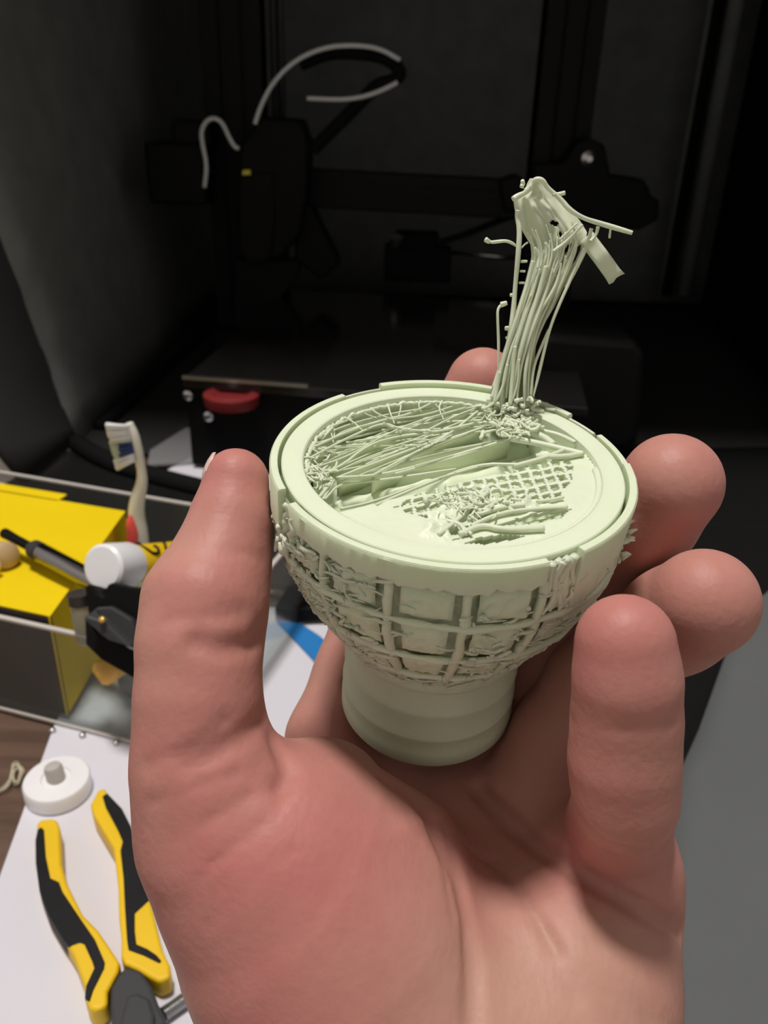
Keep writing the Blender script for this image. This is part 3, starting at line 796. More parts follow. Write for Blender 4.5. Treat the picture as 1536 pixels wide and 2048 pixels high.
arc(th_of(985, 780), th_of(768, 783), 36.4, RO + .2, -9, 1.0, 'outer_wall', M['pla'], fp) if th_of(985, 780) < th_of(768, 783) else None
t0_ = th_of(985, 780); t1_ = th_of(768, 783) % (2 * math.pi)
arc(t0_, t1_ if t1_ > t0_ else t1_ + 2 * math.pi, 36.4, RO + .2, -9, 1.0, 'outer_wall', M['pla'], fp)
t0_ = th_of(766, 783) % (2 * math.pi); t1_ = th_of(700, 800) % (2 * math.pi)
arc(t0_, t1_, 36.6, RO - .8, -9, .1, 'outer_wall', M['pla'], fp)
arc(t1_, tC % (2 * math.pi), 36.6, RO + .1, -9, .4, 'outer_wall', M['pla'], fp)
# flat main ring (separated from the outer wall by a fine groove)
ring_mesh(MB(), [(36.05, -6), (36.05, -.25), (35.8, 0), (31.75, 0), (31.45, -.25), (31.3, -6)], seg=160).build('rim_ring', M['pla_smooth'], fp, True, angle=18)

# raised ribs and rough panels on the bowl
RT0 = RAD(-20); DT = RAD(22.5)
for k in range(16):
    th = RT0 + DT * k
    mb = MB(); pts_ = []; rs = []
    for i in range(15):
        z = -5 - 37 * i / 14
        pts_.append(cpol(prof_r(z) - .35 + .5 * noise.noise(Vector((k * 3.1, z * .4, 0))), th + .012 * noise.noise(Vector((k, z * .2, 5))), z))
        rs.append(S * .001 * (.95 + .45 * noise.noise(Vector((k * 7, z * .5, 9)))))
    mb.tube(pts_, rs, 8); mb.build('rib', M['pla'], fp, True)
for zr in (-14.3, -26.0, -37.0):
    mb = MB(); pts_ = []; rs = []
    for i in range(121):
        th = 2 * math.pi * i / 120
        z = zr + .5 * noise.noise(Vector((math.sin(th) * 3, math.cos(th) * 3, zr)))
        pts_.append(cpol(prof_r(z) + .15 + .35 * noise.noise(Vector((math.sin(th) * 8, math.cos(th) * 8, zr))), th, z))
        rs.append(S * .001 * (.75 + .45 * noise.noise(Vector((math.sin(th) * 14, math.cos(th) * 14, zr)))))
    mb.tube(pts_, rs, 8, caps=False); mb.build('rib', M['pla'], fp, True)
random.seed(11)
for row, (z0, z1) in enumerate(((-5.9, -13.0), (-15.8, -24.6), (-27.6, -35.6))):
    for k in range(16):
        ta = RT0 + DT * k + RAD(3.0) + random.uniform(0, .02); tb_ = RT0 + DT * (k + 1) - RAD(2.6) - random.uniform(0, .03)
        nn, mm_ = 12, 8
        G = np.zeros((nn, mm_, 3)); vv = []
        rough = random.uniform(1.0, 1.9)
        if k in (0,) : rough = 1.1
        for i in range(nn):
            for j in range(mm_):
                th = ta + (tb_ - ta) * i / (nn - 1); z = z0 + (z1 - z0) * j / (mm_ - 1)
                z += .5 * rough * noise.noise(Vector((th * 12, row * 4, 3))) * (1 if j in (0, mm_ - 1) else .3)
                edge = min(i, nn - 1 - i, j, mm_ - 1 - j)
                r_ = prof_r(z) + (.05 if edge else -.7) + rough * .8 * (noise.noise(Vector((th * 22, z * .8, k))) + .45 * noise.noise(Vector((th * 50, z * 2, k)))) * (1 if edge else .4)
                G[i, j] = cpol(r_, th, z)
        MB().sheet(G[::-1]).build('panel', M['pla'], fp, True)
# melted blobs and short curls over the bowl
bl = MB()
for _ in range(560):
    th = random.uniform(-1.9, 1.9) if random.random() < .7 else random.uniform(-1.3, -.5); z = random.uniform(-42, -5)
    if -.34 < th < .07 and random.random() < .75: continue
    n_ = random.randint(3, 5); pp = []; t2, z2 = th, z
    dth = random.uniform(-.05, .05); dz = random.uniform(-.7, .7)
    for i in range(n_):
        pp.append(cpol(prof_r(max(-47, min(0, z2))) + .25 + random.uniform(-.5, .7), t2, z2))
        t2 += dth + random.uniform(-.015, .015); z2 += dz + random.uniform(-.35, .35)
    r_ = random.uniform(.16, .5) * S * .001
    bl.tube(pp, [r_ * .6] + [r_ * random.uniform(.8, 1.25) for _ in range(n_ - 2)] + [r_ * .4], 6, smooth=1)
for _ in range(60):                                     # drooping curls near the lower bowl
    th = random.uniform(-1.2, 1.5); z = random.uniform(-45, -38); l_ = random.uniform(.15, .5)
    pp = [cpol(prof_r(max(-47, z + .6 * math.sin(i) + i * random.uniform(-.2, .5))) + .35, th + l_ * i / 5, max(-47, z + .5 * math.sin(i * 1.3) + .55 * i)) for i in range(6)]
    bl.tube(pp, .00032, 6, smooth=1)
o = bl.build('melted_blobs', M['pla'], fp, True); o['kind'] = 'stuff'
# strands bridging the break in the outer wall (front right) and torn bits at the left break
random.seed(5)
for k in range(7):
    t_ = tA + (tB - tA) * (k + .5) / 7
    pp = [cpol(37.0 + random.uniform(-.3, .5), t_ + random.uniform(-.02, .02) + .03 * (i - 2) * random.uniform(-.5, .8), -1.2 - i * 3.0) for i in range(5)]
    MB().tube(pp, [r_ * S * .001 for r_ in (.9, .6, .75, .5, .4)], 7, smooth=2).build('strand', M['pla_strand'], fp, True)
for k in range(12):
    t_ = tC + (tD - tC) * random.uniform(-.3, 1.3); z = random.uniform(-13, 0)
    pp = [cpol(38 + random.uniform(-.6, .9), t_ + random.uniform(-.03, .03), z - i * random.uniform(.4, 1.4)) for i in range(4)]
    MB().tube(pp, [r_ * S * .001 for r_ in (.5, .8, .7, .3)], 7, smooth=1).build('strand', M['pla_strand'], fp, True)
for k in range(8):
    t_ = tB + random.uniform(.5, .95); z = random.uniform(-16, -6)
    pp = [cpol(38.4, t_, z), cpol(39.2, t_ + .02, z + .3), cpol(40.0, t_ + .03, z + random.uniform(-.3, .8))]
    MB().tube(pp, [.0006, .0004, .0002], 6).build('strand', M['pla_strand'], fp, True)

# ---- top skin with infill lattice (front right) -------------------------------------------
def inpoly(x, y, P_):
    c = False; n = len(P_); j = n - 1
    for i in range(n):
        xi, yi = P_[i]; xj, yj = P_[j]
        if (yi > y) != (yj > y) and x < (xj - xi) * (y - yi) / (yj - yi) + xi: c = not c
        j = i
    return c
ZS = -1.3
c1_, c2_ = np.array(cpx(672, 1026, ZS)), np.array(cpx(1165, 905, ZS))
e1 = (c2_ - c1_) / np.linalg.norm(c2_ - c1_); e2 = np.array([e1[1], -e1[0]])     # e2 points to the viewer
lat = [cpx(*p, ZS) for p in [(782, 1016), (835, 985), (960, 950), (1128, 912), (1146, 925), (1140, 960), (1118, 990), (1085, 1008), (1000, 1012), (965, 992), (905, 1005), (850, 1036)]]
lat2 = [cpx(*p, ZS) for p in [(880, 1060), (905, 1040), (945, 1035), (940, 1072), (905, 1082)]]
slit = [[cpx(*p, ZS) for p in [(985, 1052), (1030, 1036), (1080, 1026), (1140, 1017), (1118, 1036), (1070, 1046)]],
        [cpx(*p, ZS) for p in [(925, 1086), (955, 1074), (1000, 1068), (1055, 1071), (1010, 1081), (965, 1088)]]]
ruf = [np.array(cpx(*p, ZS)) for p in [(880, 1062), (900, 1025), (925, 995), (960, 985), (1010, 1000), (1060, 1010)]]
def seg_d(p, A):
    best = 1e9
    for a_, b_ in zip(A, A[1:]):
        t = max(0, min(1, (p - a_).dot(b_ - a_) / (b_ - a_).dot(b_ - a_))); best = min(best, np.linalg.norm(p - a_ - t * (b_ - a_)))
    return best
st = .42
nu = int(66 / st); nv = int(46 / st)
Gs = np.zeros((nu, nv, 3)); mk = np.zeros((nu - 1, nv - 1), bool)
org2 = (c1_ + c2_) / 2
PITCH = 2.75
for i in range(nu):
    for j in range(nv):
        p = org2 + e1 * (i * st - 33) + e2 * (j * st)
        r_ = np.linalg.norm(p)
        z = ZS
        w_ = math.exp(-(seg_d(p, ruf) / 3.2) ** 2)
        z += w_ * (.7 + 1.5 * noise.noise(Vector((p[0] * .45, p[1] * .45, 2))) + .8 * noise.noise(Vector((p[0] * 1.1, p[1] * 1.1, 7))))
        z += .10 * noise.noise(Vector((p[0] * .5, p[1] * .5, 0)))
        Gs[i, j] = cup(p[0], p[1], z)
        if i < nu - 1 and j < nv - 1:
            keep = r_ < 31.0
            if keep and inpoly(p[0], p[1], lat) or inpoly(p[0], p[1], lat2):
                wx = .35 * noise.noise(Vector((p[0] * .3, p[1] * .3, 4)))
                a_ = (p.dot(e1) * .96 + p.dot(e2) * .42 + wx) / PITCH; b_ = (p.dot(e2) * .92 - p.dot(e1) * .12 + wx) / PITCH
                if (a_ % 1) > .28 and (b_ % 1) > .30: keep = False
            for sl_ in slit:
                if inpoly(p[0], p[1], sl_): keep = False
            mk[i, j] = keep
MB().sheet(Gs, -CN * .0009 * S, mk).build('infill_skin', M['pla_smooth'], fp, True, angle=45)
# inner concentric wall visible between ring and skin (front)
MB().tube([cpol(30.9, tt, ZS + .2) for tt in np.linspace(th_of(690, 1030), th_of(1180, 930), 60)], .0007 * S, 8).build('inner_bead', M['pla_smooth'], fp, True)
# cavity floor: folded sheets running along the strands
nu, nv = 90, 70
Gf = np.zeros((nu, nv, 3)); mk = np.zeros((nu - 1, nv - 1), bool)
for i in range(nu):
    for j in range(nv):
        p = org2 + e1 * ((i / (nu - 1) - .5) * 66) + e2 * ((j / (nv - 1)) * 84 - 58)
        s_ = p.dot(e2) + 2.2 * noise.noise(Vector((p[0] * .06, p[1] * .06, 1)))
        z = -10.5 + 3.8 * abs(math.sin(s_ * .42)) + .8 * noise.noise(Vector((p[0] * .25, p[1] * .25, 3)))
        Gf[i, j] = cup(p[0], p[1], z)
        if i < nu - 1 and j < nv - 1: mk[i, j] = np.linalg.norm(p) < 30.6
MB().sheet(Gf, None, mk).build('cavity_floor', M['pla_smooth'], fp, True)

# ---- strands across the cavity -------------------------------------------------------------
def c5(cx, cy): return 580 + cx / 2.56, 760 + cy / 2.56
CS = [
 ([(120, 480), (240, 460), (400, 330), (560, 285), (740, 270), (1010, 205)], 1.0),
 ([(130, 340), (300, 260), (490, 200), (600, 180), (720, 120)], .9),
 ([(100, 400), (230, 330), (330, 280), (480, 215), (560, 250), (740, 265)], .8),
 ([(240, 500), (500, 400), (720, 320), (880, 240), (1000, 215)], .9),
 ([(420, 490), (640, 370), (800, 290), (960, 160)], .9),
 ([(250, 500), (450, 490), (700, 430), (900, 370), (1130, 300)], 1.0),
 ([(540, 480), (760, 420), (900, 380), (1100, 310)], .8),
 ([(150, 440), (300, 390), (450, 300), (620, 220), (900, 140)], .7),
 ([(700, 260), (830, 190), (960, 140)], .8),
 ([(520, 200), (700, 180), (900, 110)], .7),
 ([(560, 330), (660, 300), (740, 312)], .6),
 ([(440, 640), (700, 530), (960, 430), (1170, 432)], 1.1),
 ([(260, 660), (430, 625), (700, 520), (960, 445)], .9),
 ([(180, 610), (250, 530), (400, 520), (620, 490), (850, 455)], .8),
 ([(110, 330), (220, 300), (280, 255), (450, 215)], .6),
 ([(220, 235), (400, 165), (560, 145), (800, 100), (980, 120)], .9),
 ([(130, 300), (300, 225), (520, 170), (660, 150)], .7),
 ([(240, 470), (380, 400), (560, 340), (700, 330)], .6),
 ([(350, 490), (520, 420), (690, 350), (830, 280)], .6),
 ([(640, 440), (820, 390), (980, 340), (1110, 305)], .6),
 ([(560, 260), (640, 240), (800, 160), (1000, 130)], .6),
 ([(480, 220), (520, 245), (600, 262), (720, 262)], .8),
 ([(90, 460), (110, 380), (130, 340), (220, 240)], 1.0),
 ([(100, 470), (170, 500), (230, 500), (150, 600)], 1.1),
 ([(110, 450), (180, 470), (240, 465)], 1.3),
 ([(230, 510), (200, 560), (170, 610)], .9),
]
random.seed(3)
for pts_, w_ in CS:
    n_ = len(pts_); zz = [-1.2 - 1.8 * math.sin(math.pi * i / (n_ - 1)) + random.uniform(-.3, .3) for i in range(n_)]
    P_ = [cw(*c5(*p), z) for p, z in zip(pts_, zz)]
    MB().tube(P_, [S * .001 * .30 * w_ * random.uniform(.85, 1.2) for _ in P_], 7, smooth=2).build('strand', M['pla_strand'], fp, True)
left = [(100, 400), (120, 460), (160, 490), (240, 500), (110, 350), (230, 470)]
right = [(1010, 205), (990, 170), (1000, 240), (1120, 300), (960, 130), (900, 120)]
for k in range(34):
    a_ = random.choice(left); b_ = random.choice(right)
    t0_, t1_ = random.choice(((0, .6), (.2, .8), (.4, 1), (0, 1), (.5, 1)))
    pp = []
    bow = random.uniform(-40, 30)
    for i in range(6):
        t = t0_ + (t1_ - t0_) * i / 5
        x = a_[0] * (1 - t) + b_[0] * t; y = a_[1] * (1 - t) + b_[1] * t + bow * math.sin(math.pi * t) - 20 * t * (1 - t)
        pp.append(cw(*c5(x, y), -1.6 - 3.5 * math.sin(math.pi * t) * random.uniform(.7, 1.2) - (k % 4) * .6))
    MB().tube(pp, S * .001 * random.uniform(.13, .30), 6, smooth=2).build('strand', M['pla_strand'], fp, True)
# thin hanging webs between strands
for k, (A_, B_) in enumerate((((240, 500), (1000, 215)), ((250, 520), (1130, 300)), ((150, 430), (960, 150)), ((230, 240), (960, 120)), ((420, 500), (980, 250)))):
    n_ = 24; G = np.zeros((n_, 5, 3))
    for i in range(n_):
        t = i / (n_ - 1); x = A_[0] + (B_[0] - A_[0]) * t; y = A_[1] + (B_[1] - A_[1]) * t - 18 * math.sin(math.pi * t)
        for j in range(5):
            G[i, j] = cw(*c5(x, y), -2.2 - 1.2 * math.sin(math.pi * t)) - CN * .001 * S * (j * 1.5) + CB * .0012 * S * j * (.4 + .3 * math.sin(k + t * 5))
    MB().sheet(G, CB * .0002).build('web', M['pla_film'], fp, True)
# blob row along the back of the ring opening, blobs at both clusters
def blob(mb, p, r, k=0):
    mb.lathe([(r * math.sin(a_), -r * math.cos(a_)) for a_ in np.linspace(.15, math.pi - .15, 7)], p, CN + np.array([.3 * math.sin(k), .3 * math.cos(k), 0]), 9)
tl_, tr_ = th_of(608, 935) % (2 * math.pi), th_of(985, 815) % (2 * math.pi)
pp = []; rs = []
for i in range(150):
    tt = tl_ + (tr_ - tl_) * i / 149
    pp.append(cpol(30.7 + .5 * noise.noise(Vector((i * .35, 0, 0))), tt, -1.5 + .7 * noise.noise(Vector((i * .28, 5, 0)))))
    rs.append(S * .001 * (.42 + .45 * abs(noise.noise(Vector((i * .4, 9, 0))))))
MB().tube(pp, rs, 7).build('ragged_bead', M['pla_strand'], fp, True)
for i in range(16):                                      # fine threads from the bead into the cavity
    tt = tl_ + (tr_ - tl_) * random.random(); l_ = random.uniform(2, 7)
    pp = [cpol(31.0, tt, -1.2), cpol(31 - l_ * .4, tt + random.uniform(-.03, .05), -1.8), cpol(31 - l_, tt + random.uniform(-.12, .12), -2.6 - random.random())]
    MB().tube(pp, [S * .001 * k for k in (.35, .2, .14)], 6, smooth=2).build('strand', M['pla_strand'], fp, True)
mb = MB()
def wisps(n, cx, sx, cy, sy, z0, z1, r0, r1, ln):
    for i in range(n):
        x, y = random.gauss(cx, sx), random.gauss(cy, sy); ang = random.uniform(0, 6.28); z = random.uniform(z0, z1)
        pp = []
        for k in range(4):
            pp.append(cw(*c5(x, y), z)); x += ln * math.cos(ang); y += ln * .6 * math.sin(ang); ang += random.uniform(-.9, .9); z += random.uniform(-.4, .4)
        r_ = S * .001 * random.uniform(r0, r1)
        mb.tube(pp, [r_ * .5, r_, r_ * random.uniform(.8, 1.4), r_ * .4], 6, smooth=1)
wisps(60, 135, 30, 465, 34, -2.8, -.7, .12, .32, 24)
wisps(110, 1095, 55, 190, 40, -1.5, 1.6, .13, .36, 28)
wisps(60, 900, 70, 620, 36, -1.2, .6, .10, .28, 26)
o = mb.build('melted_wisps', M['pla_strand'], fp, True); o['kind'] = 'stuff'
# torn curls at the right of the cavity and over the skin
for k in range(46):
    if k < 28: x, y = random.gauss(1130, 70), random.gauss(210, 45); zc = .3
    else: x, y = random.gauss(930, 90), random.gauss(620, 30); zc = -.4
    pp = [cw(*c5(x + i * random.uniform(-14, 26), y + i * random.uniform(-8, 12)), zc + random.uniform(-.8, 1.0)) for i in range(5)]
    MB().tube(pp, S * .001 * random.uniform(.25, .5), 6, smooth=2).build('strand', M['pla_strand'], fp, True)
for pts_, w_ in (([(930, 745), (1050, 690), (1180, 665), (1420, 650)], .5), ([(870, 790), (980, 740), (1100, 770), (1300, 760)], .7), ([(1130, 610), (1280, 625), (1400, 600)], .4), ([(950, 700), (1080, 650), (1200, 640)], .5), ([(900, 790), (880, 740), (800, 720)], .5), ([(800, 690), (870, 740), (930, 790)], .4), ([(760, 790), (830, 740), (920, 660)], .5),
                 ([(1130, 300), (1250, 320), (1380, 350), (1500, 380)], .8), ([(1180, 250), (1300, 290), (1350, 330)], .9), ([(1290, 260), (1380, 280), (1460, 320)], .6), ([(1260, 390), (1400, 395), (1500, 375)], .7), ([(1150, 440), (1300, 400), (1400, 360)], .6)):
    MB().tube([cw(*c5(*p), -.6) for p in pts_], S * .001 * .9 * w_, 7, smooth=2).build('strand', M['pla_strand'], fp, True)

# ---- the stringy plume ---------------------------------------------------------------------
PB = cw(1035, 822, 0)
def c2(cx, cy): return 940 + cx / 3.864, 330 + cy / 3.864
def pw(cx, cy, dy=0.):                       # a point of the plume, dy mm behind its middle plane
    px, py = c2(cx, cy); r = ray(px, py); lean = -.24
    # plane through PB, leaning a little away from the viewer
    nrm = np.array([0, 1.0, lean]); t = (PB - CAM).dot(nrm) / r.dot(nrm)
    return CAM + r * (t * (1 + dy * .001 / np.linalg.norm(r * t)))
ROWS = [(105, 465, 568), (150, 440, 590), (200, 425, 625), (260, 335, 680), (340, 345, 770), (430, 375, 850), (520, 410, 905), (620, 470, 890), (700, 480, 850), (800, 455, 800), (900, 430, 745), (1000, 405, 700), (1100, 375, 650), (1200, 340, 590), (1300, 310, 545), (1400, 280, 510), (1500, 250, 500), (1600, 215, 490), (1700, 185, 490), (1800, 160, 500), (1880, 130, 520)]
nr_, nc_ = 150, 90
G = np.zeros((nr_, nc_, 3)); mk = np.ones((nr_ - 1, nc_ - 1), bool)
ys = np.array([r_[0] for r_ in ROWS])
for i in range(nr_):
    y = 105 + (1880 - 105) * i / (nr_ - 1)
    l_ = np.interp(y, ys, [r_[1] for r_ in ROWS]); q_ = np.interp(y, ys, [r_[2] for r_ in ROWS])
    for j in range(nc_):
        u = j / (nc_ - 1); x = l_ + (q_ - l_) * u
        ph = u * 26 + .6 * noise.noise(Vector((y * .004, u * 3, 0))) * 3
        amp = .25 + .9 * min(1, max(0, (y - 500) / 400))
        dy = 3.4 * (abs(u - .5) * 2) ** 1.6 - amp * 1.1 * math.sin(ph) + .9 * noise.noise(Vector((x * .012, y * .006, 4)))
        G[i, j] = pw(x, y, dy * 1.2)
        if i < nr_ - 1 and j < nc_ - 1:
            for hx, hy, ha, hb_ in ((645, 445, 34, 20), (690, 535, 18, 26), (810, 700, 26, 90), (755, 640, 20, 40)):
                a_ = (x - hx + (y - hy) * .5 * (hb_ > 30) - (y - hy) * .6 * (hb_ <= 20)) / ha; b_ = (y - hy) / hb_
                if a_ * a_ + b_ * b_ < 1: mk[i, j] = False
MB().sheet(G, np.array([0, .0005, 0]), mk).build('plume_sheet', M['pla_film'], fp, True)
PS = [
 ([(370, 350), (362, 400), (385, 500), (372, 700), (352, 900), (338, 1100), (320, 1250), (290, 1400), (240, 1560), (185, 1720)], 20, -1.5),
 ([(430, 200), (480, 150), (500, 110), (560, 112), (600, 180), (700, 260), (760, 340), (870, 410), (1000, 450), (1120, 485), (1255, 525)], 20, -1),
 ([(335, 265), (370, 240), (430, 215), (480, 160)], 24, -1),
 ([(400, 170), (410, 140), (405, 120)], 18, 1),
 ([(640, 230), (690, 225), (735, 215)], 16, -1),
 ([(880, 640), (790, 860), (700, 1050), (620, 1250), (570, 1450), (530, 1620), (490, 1790)], 13, -2),
 ([(705, 760), (690, 850), (640, 980), (560, 1100), (490, 1210)], 14, -3),
 ([(610, 1270), (540, 1430), (490, 1560), (470, 1780)], 12, -2),
 ([(830, 450), (690, 580)], 10, -3), ([(870, 460), (750, 590), (640, 670)], 13, -3), ([(990, 475), (975, 540), (930, 590)], 14, -1),
 ([(1085, 500), (1078, 565)], 9, 0),
 ([(940, 490), (900, 640), (820, 800), (740, 950)], 16, 0),
 ([(120, 580), (160, 598), (215, 592), (280, 585), (330, 605), (362, 632)], 13, -1), ([(120, 575), (150, 595)], 20, -1),
 ([(400, 640), (420, 615), (445, 600)], 7, -1),
 ([(395, 745), (440, 745)], 11, -1), ([(388, 820), (425, 822)], 10, -1), ([(380, 910), (420, 912)], 10, -1),
 ([(275, 1262), (310, 1262)], 18, -1), ([(280, 1335), (300, 1335)], 13, -1), ([(315, 1005), (335, 1005)], 14, -1), ([(375, 1100), (400, 1080)], 12, -2),
 ([(288, 1068), (245, 1078), (213, 1112), (214, 1200), (222, 1400), (216, 1580)], 12, -3), ([(285, 1065), (240, 1080)], 22, -3),
 ([(490, 740), (450, 900), (400, 1060), (340, 1250), (290, 1400), (235, 1600), (170, 1800)], 18, -3),
 ([(540, 800), (480, 1000), (420, 1180), (350, 1400), (300, 1600), (280, 1800)], 16, -3.2),
 ([(590, 780), (540, 960), (480, 1150), (400, 1400), (340, 1650), (320, 1850)], 18, -3.4),
 ([(640, 800), (600, 950), (540, 1120), (470, 1300), (400, 1520), (370, 1700), (360, 1850)], 13, -3.4),
 ([(560, 1050), (500, 1250), (450, 1450), (420, 1650), (420, 1850)], 14, -3.0),
 ([(660, 930), (600, 1080), (530, 1230), (480, 1400), (450, 1600), (450, 1820)], 11, -2.6),
 ([(470, 1000), (380, 1250), (300, 1480), (250, 1700), (240, 1850)], 12, -3.4),
 ([(350, 1400), (330, 1600), (310, 1850)], 16, -4), ([(380, 1500), (370, 1700), (300, 1880)], 10, -4),
 ([(290, 1540), (260, 1700), (200, 1830), (120, 1880)], 12, -4), ([(230, 1600), (210, 1700), (190, 1830)], 15, -4),
 ([(500, 640), (540, 700), (520, 800)], 12, -3), ([(580, 600), (640, 700), (620, 820)], 12, -2.5), ([(740, 700), (720, 820), (650, 960)], 10, -2.5),
]
for pts_, w_, dy in PS:
    MB().tube([pw(x, y, dy + .4 * math.sin(i * 1.7)) for i, (x, y) in enumerate(pts_)], [w_ * .80 / 3.864 * .00012 * (.85 + .3 * abs(math.sin(i * 2.1 + w_))) * (.45 if (i in (0, len(pts_) - 1) and len(pts_) > 4 and w_ < 18) else 1) for i in range(len(pts_))], 8, smooth=2).build('strand', M['pla_strand'], fp, True)
for k in range(34):
    u0 = random.uniform(.02, .98); ya = random.uniform(420, 900); yb_ = random.uniform(1500, 1880); pp = []
    for i in range(8):
        y = ya + (yb_ - ya) * i / 7; u = u0 + .10 * math.sin(k + i * .5) * (i / 7)
        l_ = np.interp(y, ys, [r_[1] for r_ in ROWS]); q_ = np.interp(y, ys, [r_[2] for r_ in ROWS])
        pp.append(pw(l_ + (q_ - l_) * u, y, -2.2 + 4.0 * (abs(u - .5) * 2) ** 1.6 - random.uniform(0, 1.4)))
    r_ = random.uniform(.00015, .00042)
    MB().tube(pp, [r_ * .3, r_ * .8] + [r_ * random.uniform(.8, 1.2) for _ in range(5)] + [r_ * .7], 6, smooth=2).build('strand', M['pla_strand'], fp, True)
for k in range(26):                              # clump at the foot of the plume
    x, y = random.gauss(320, 90), random.gauss(1880, 40)
    pp = [pw(x + random.uniform(-60, 60) * i / 2, y + random.uniform(-25, 45) * i / 2, -3 + random.uniform(-3, 3)) for i in range(5)]
    MB().tube(pp, random.uniform(.0002, .0005), 6, smooth=2).build('strand', M['pla_strand'], fp, True)
# loose flat strip
a_, b_ = pw(900, 560, 2), pw(1135, 880, 1)
dv = b_ - a_; wv = np.cross(dv, ray(*c2(1000, 700))); wv = wv / np.linalg.norm(wv)
G = np.zeros((10, 5, 3))
for i in range(10):
    for j in range(5):
        G[i, j] = a_ + dv * i / 9 + wv * .0034 * ((j / 4) - .5) * (1 + .1 * (i == 9)) + np.array([0, .0004 * math.sin(i), 0])
        if i == 9: G[i, j] += dv * .02 * math.sin(j * 2)
MB().sheet(G, np.array([0, .0006, 0])).build('flat_strip', M['pla_film'], fp, True)

# ================================================================== the hand
def surface_nets(D, o, h):
    sg = D < 0
    nx, ny, nz = D.shape
    cs = np.zeros((nx - 1, ny - 1, nz - 1), np.int8)
    for a in (0, 1):
        for b in (0, 1):
            for c in (0, 1):
                cs += sg[a:nx - 1 + a, b:ny - 1 + b, c:nz - 1 + c]
    act = np.argwhere((cs > 0) & (cs < 8))
    vid = -np.ones(cs.shape, np.int32); vid[tuple(act.T)] = np.arange(len(act))
    acc = np.zeros((len(act), 3)); cnt = np.zeros(len(act))
    corners = [(a, b, c) for a in (0, 1) for b in (0, 1) for c in (0, 1)]
    for c0_ in corners:
        for ax_ in range(3):
            if c0_[ax_]: continue
            c1__ = list(c0_); c1__[ax_] = 1
            v0 = D[tuple((act + c0_).T)]; v1 = D[tuple((act + c1__).T)]
            s_ = (v0 < 0) != (v1 < 0)
            t = np.where(s_, v0 / np.where(s_, v0 - v1, 1), 0)
            p = np.tile(np.array(c0_, float), (len(act), 1)); p[:, ax_] += t
            acc[s_] += p[s_]; cnt[s_] += 1
    P_ = (act + acc / cnt[:, None]) * h + o
    quads = []
    for ax_ in range(3):
        sl0 = [slice(None)] * 3; sl1 = [slice(None)] * 3
        sl0[ax_] = slice(0, -1); sl1[ax_] = slice(1, None)
        ch = np.argwhere(sg[tuple(sl0)] != sg[tuple(sl1)])
        b, c = (ax_ + 1) % 3, (ax_ + 2) % 3
        ok = (ch[:, b] > 0) & (ch[:, c] > 0) & (ch[:, b] < D.shape[b] - 1) & (ch[:, c] < D.shape[c] - 1)
        ch = ch[ok]; fl_ = sg[tuple(ch.T)]
        def cell(db, dc):
            q_ = ch.copy(); q_[:, b] -= db; q_[:, c] -= dc; return vid[tuple(q_.T)]
        qd = np.stack([cell(1, 1), cell(0, 1), cell(0, 0), cell(1, 0)], 1)
        qd[~fl_] = qd[~fl_][:, ::-1]
        quads.append(qd)
    return P_, np.concatenate(quads)

def cmm(px, py, dep):                        # camera-axes millimetres of a joint; dep in mm
    d_ = dep * S; return np.array([(px - CX) / F_PX * d_, (py - CY) / F_PX * d_, d_])
def rmm(rpx, dep): return rpx / F_PX * dep * S
def J(px, py, dep, rpx): return (*cmm(px, py, dep), rmm(rpx, dep))
FING = {
 'thumb': [J(472, 962, 180, 66), J(462, 1050, 178, 82), J(440, 1130, 175, 98), J(412, 1205, 171, 122), J(400, 1290, 168, 121), J(397, 1400, 166, 122), J(408, 1530, 166, 132)],
 'index': [J(965, 768, 232, 72), J(915, 880, 238, 76), J(850, 1030, 240, 82), J(770, 1200, 236, 90), J(722, 1350, 230, 92), J(672, 1480, 224, 98), J(690, 1600, 214, 110)],
 'middle': [J(1343, 968, 186, 101), J(1290, 1040, 194, 99), J(1230, 1130, 208, 95), J(1130, 1290, 224, 95), J(1030, 1450, 226, 100), J(930, 1570, 220, 110)],
 'ring': [J(1408, 1205, 172, 108), J(1350, 1240, 182, 104), J(1270, 1290, 196, 98), J(1190, 1370, 204, 95), J(1120, 1480, 206, 100), J(1060, 1600, 204, 110)],
 'pinky': [J(1250, 1288, 150, 100), J(1254, 1360, 151, 102), J(1252, 1440, 154, 104), J(1248, 1520, 156, 105), J(1250, 1590, 158, 100), J(1232, 1680, 184, 108)],
}
BLEND = {'thumb': 5, 'index': 4, 'middle': 5, 'ring': 4, 'pinky': 1.6}
PALM = [
 [J(405, 1520, 166, 128), J(450, 1640, 168, 170), J(565, 1740, 172, 248), J(672, 1880, 174, 290), J(785, 2080, 173, 305), J(880, 2400, 170, 315)],
 [J(660, 1572, 186, 80), J(700, 1690, 182, 190)],
 [J(1228, 1730, 180, 112), J(1165, 1830, 186, 182), J(1125, 1960, 178, 220), J(1060, 2150, 168, 250), J(1000, 2400, 156, 300)],
 [J(700, 1610, 214, 108), J(900, 1630, 218, 130), J(1070, 1660, 208, 125), J(1225, 1735, 186, 115)],
 [J(880, 1700, 208, 160), J(900, 1850, 196, 190), J(900, 2050, 180, 230)],
]
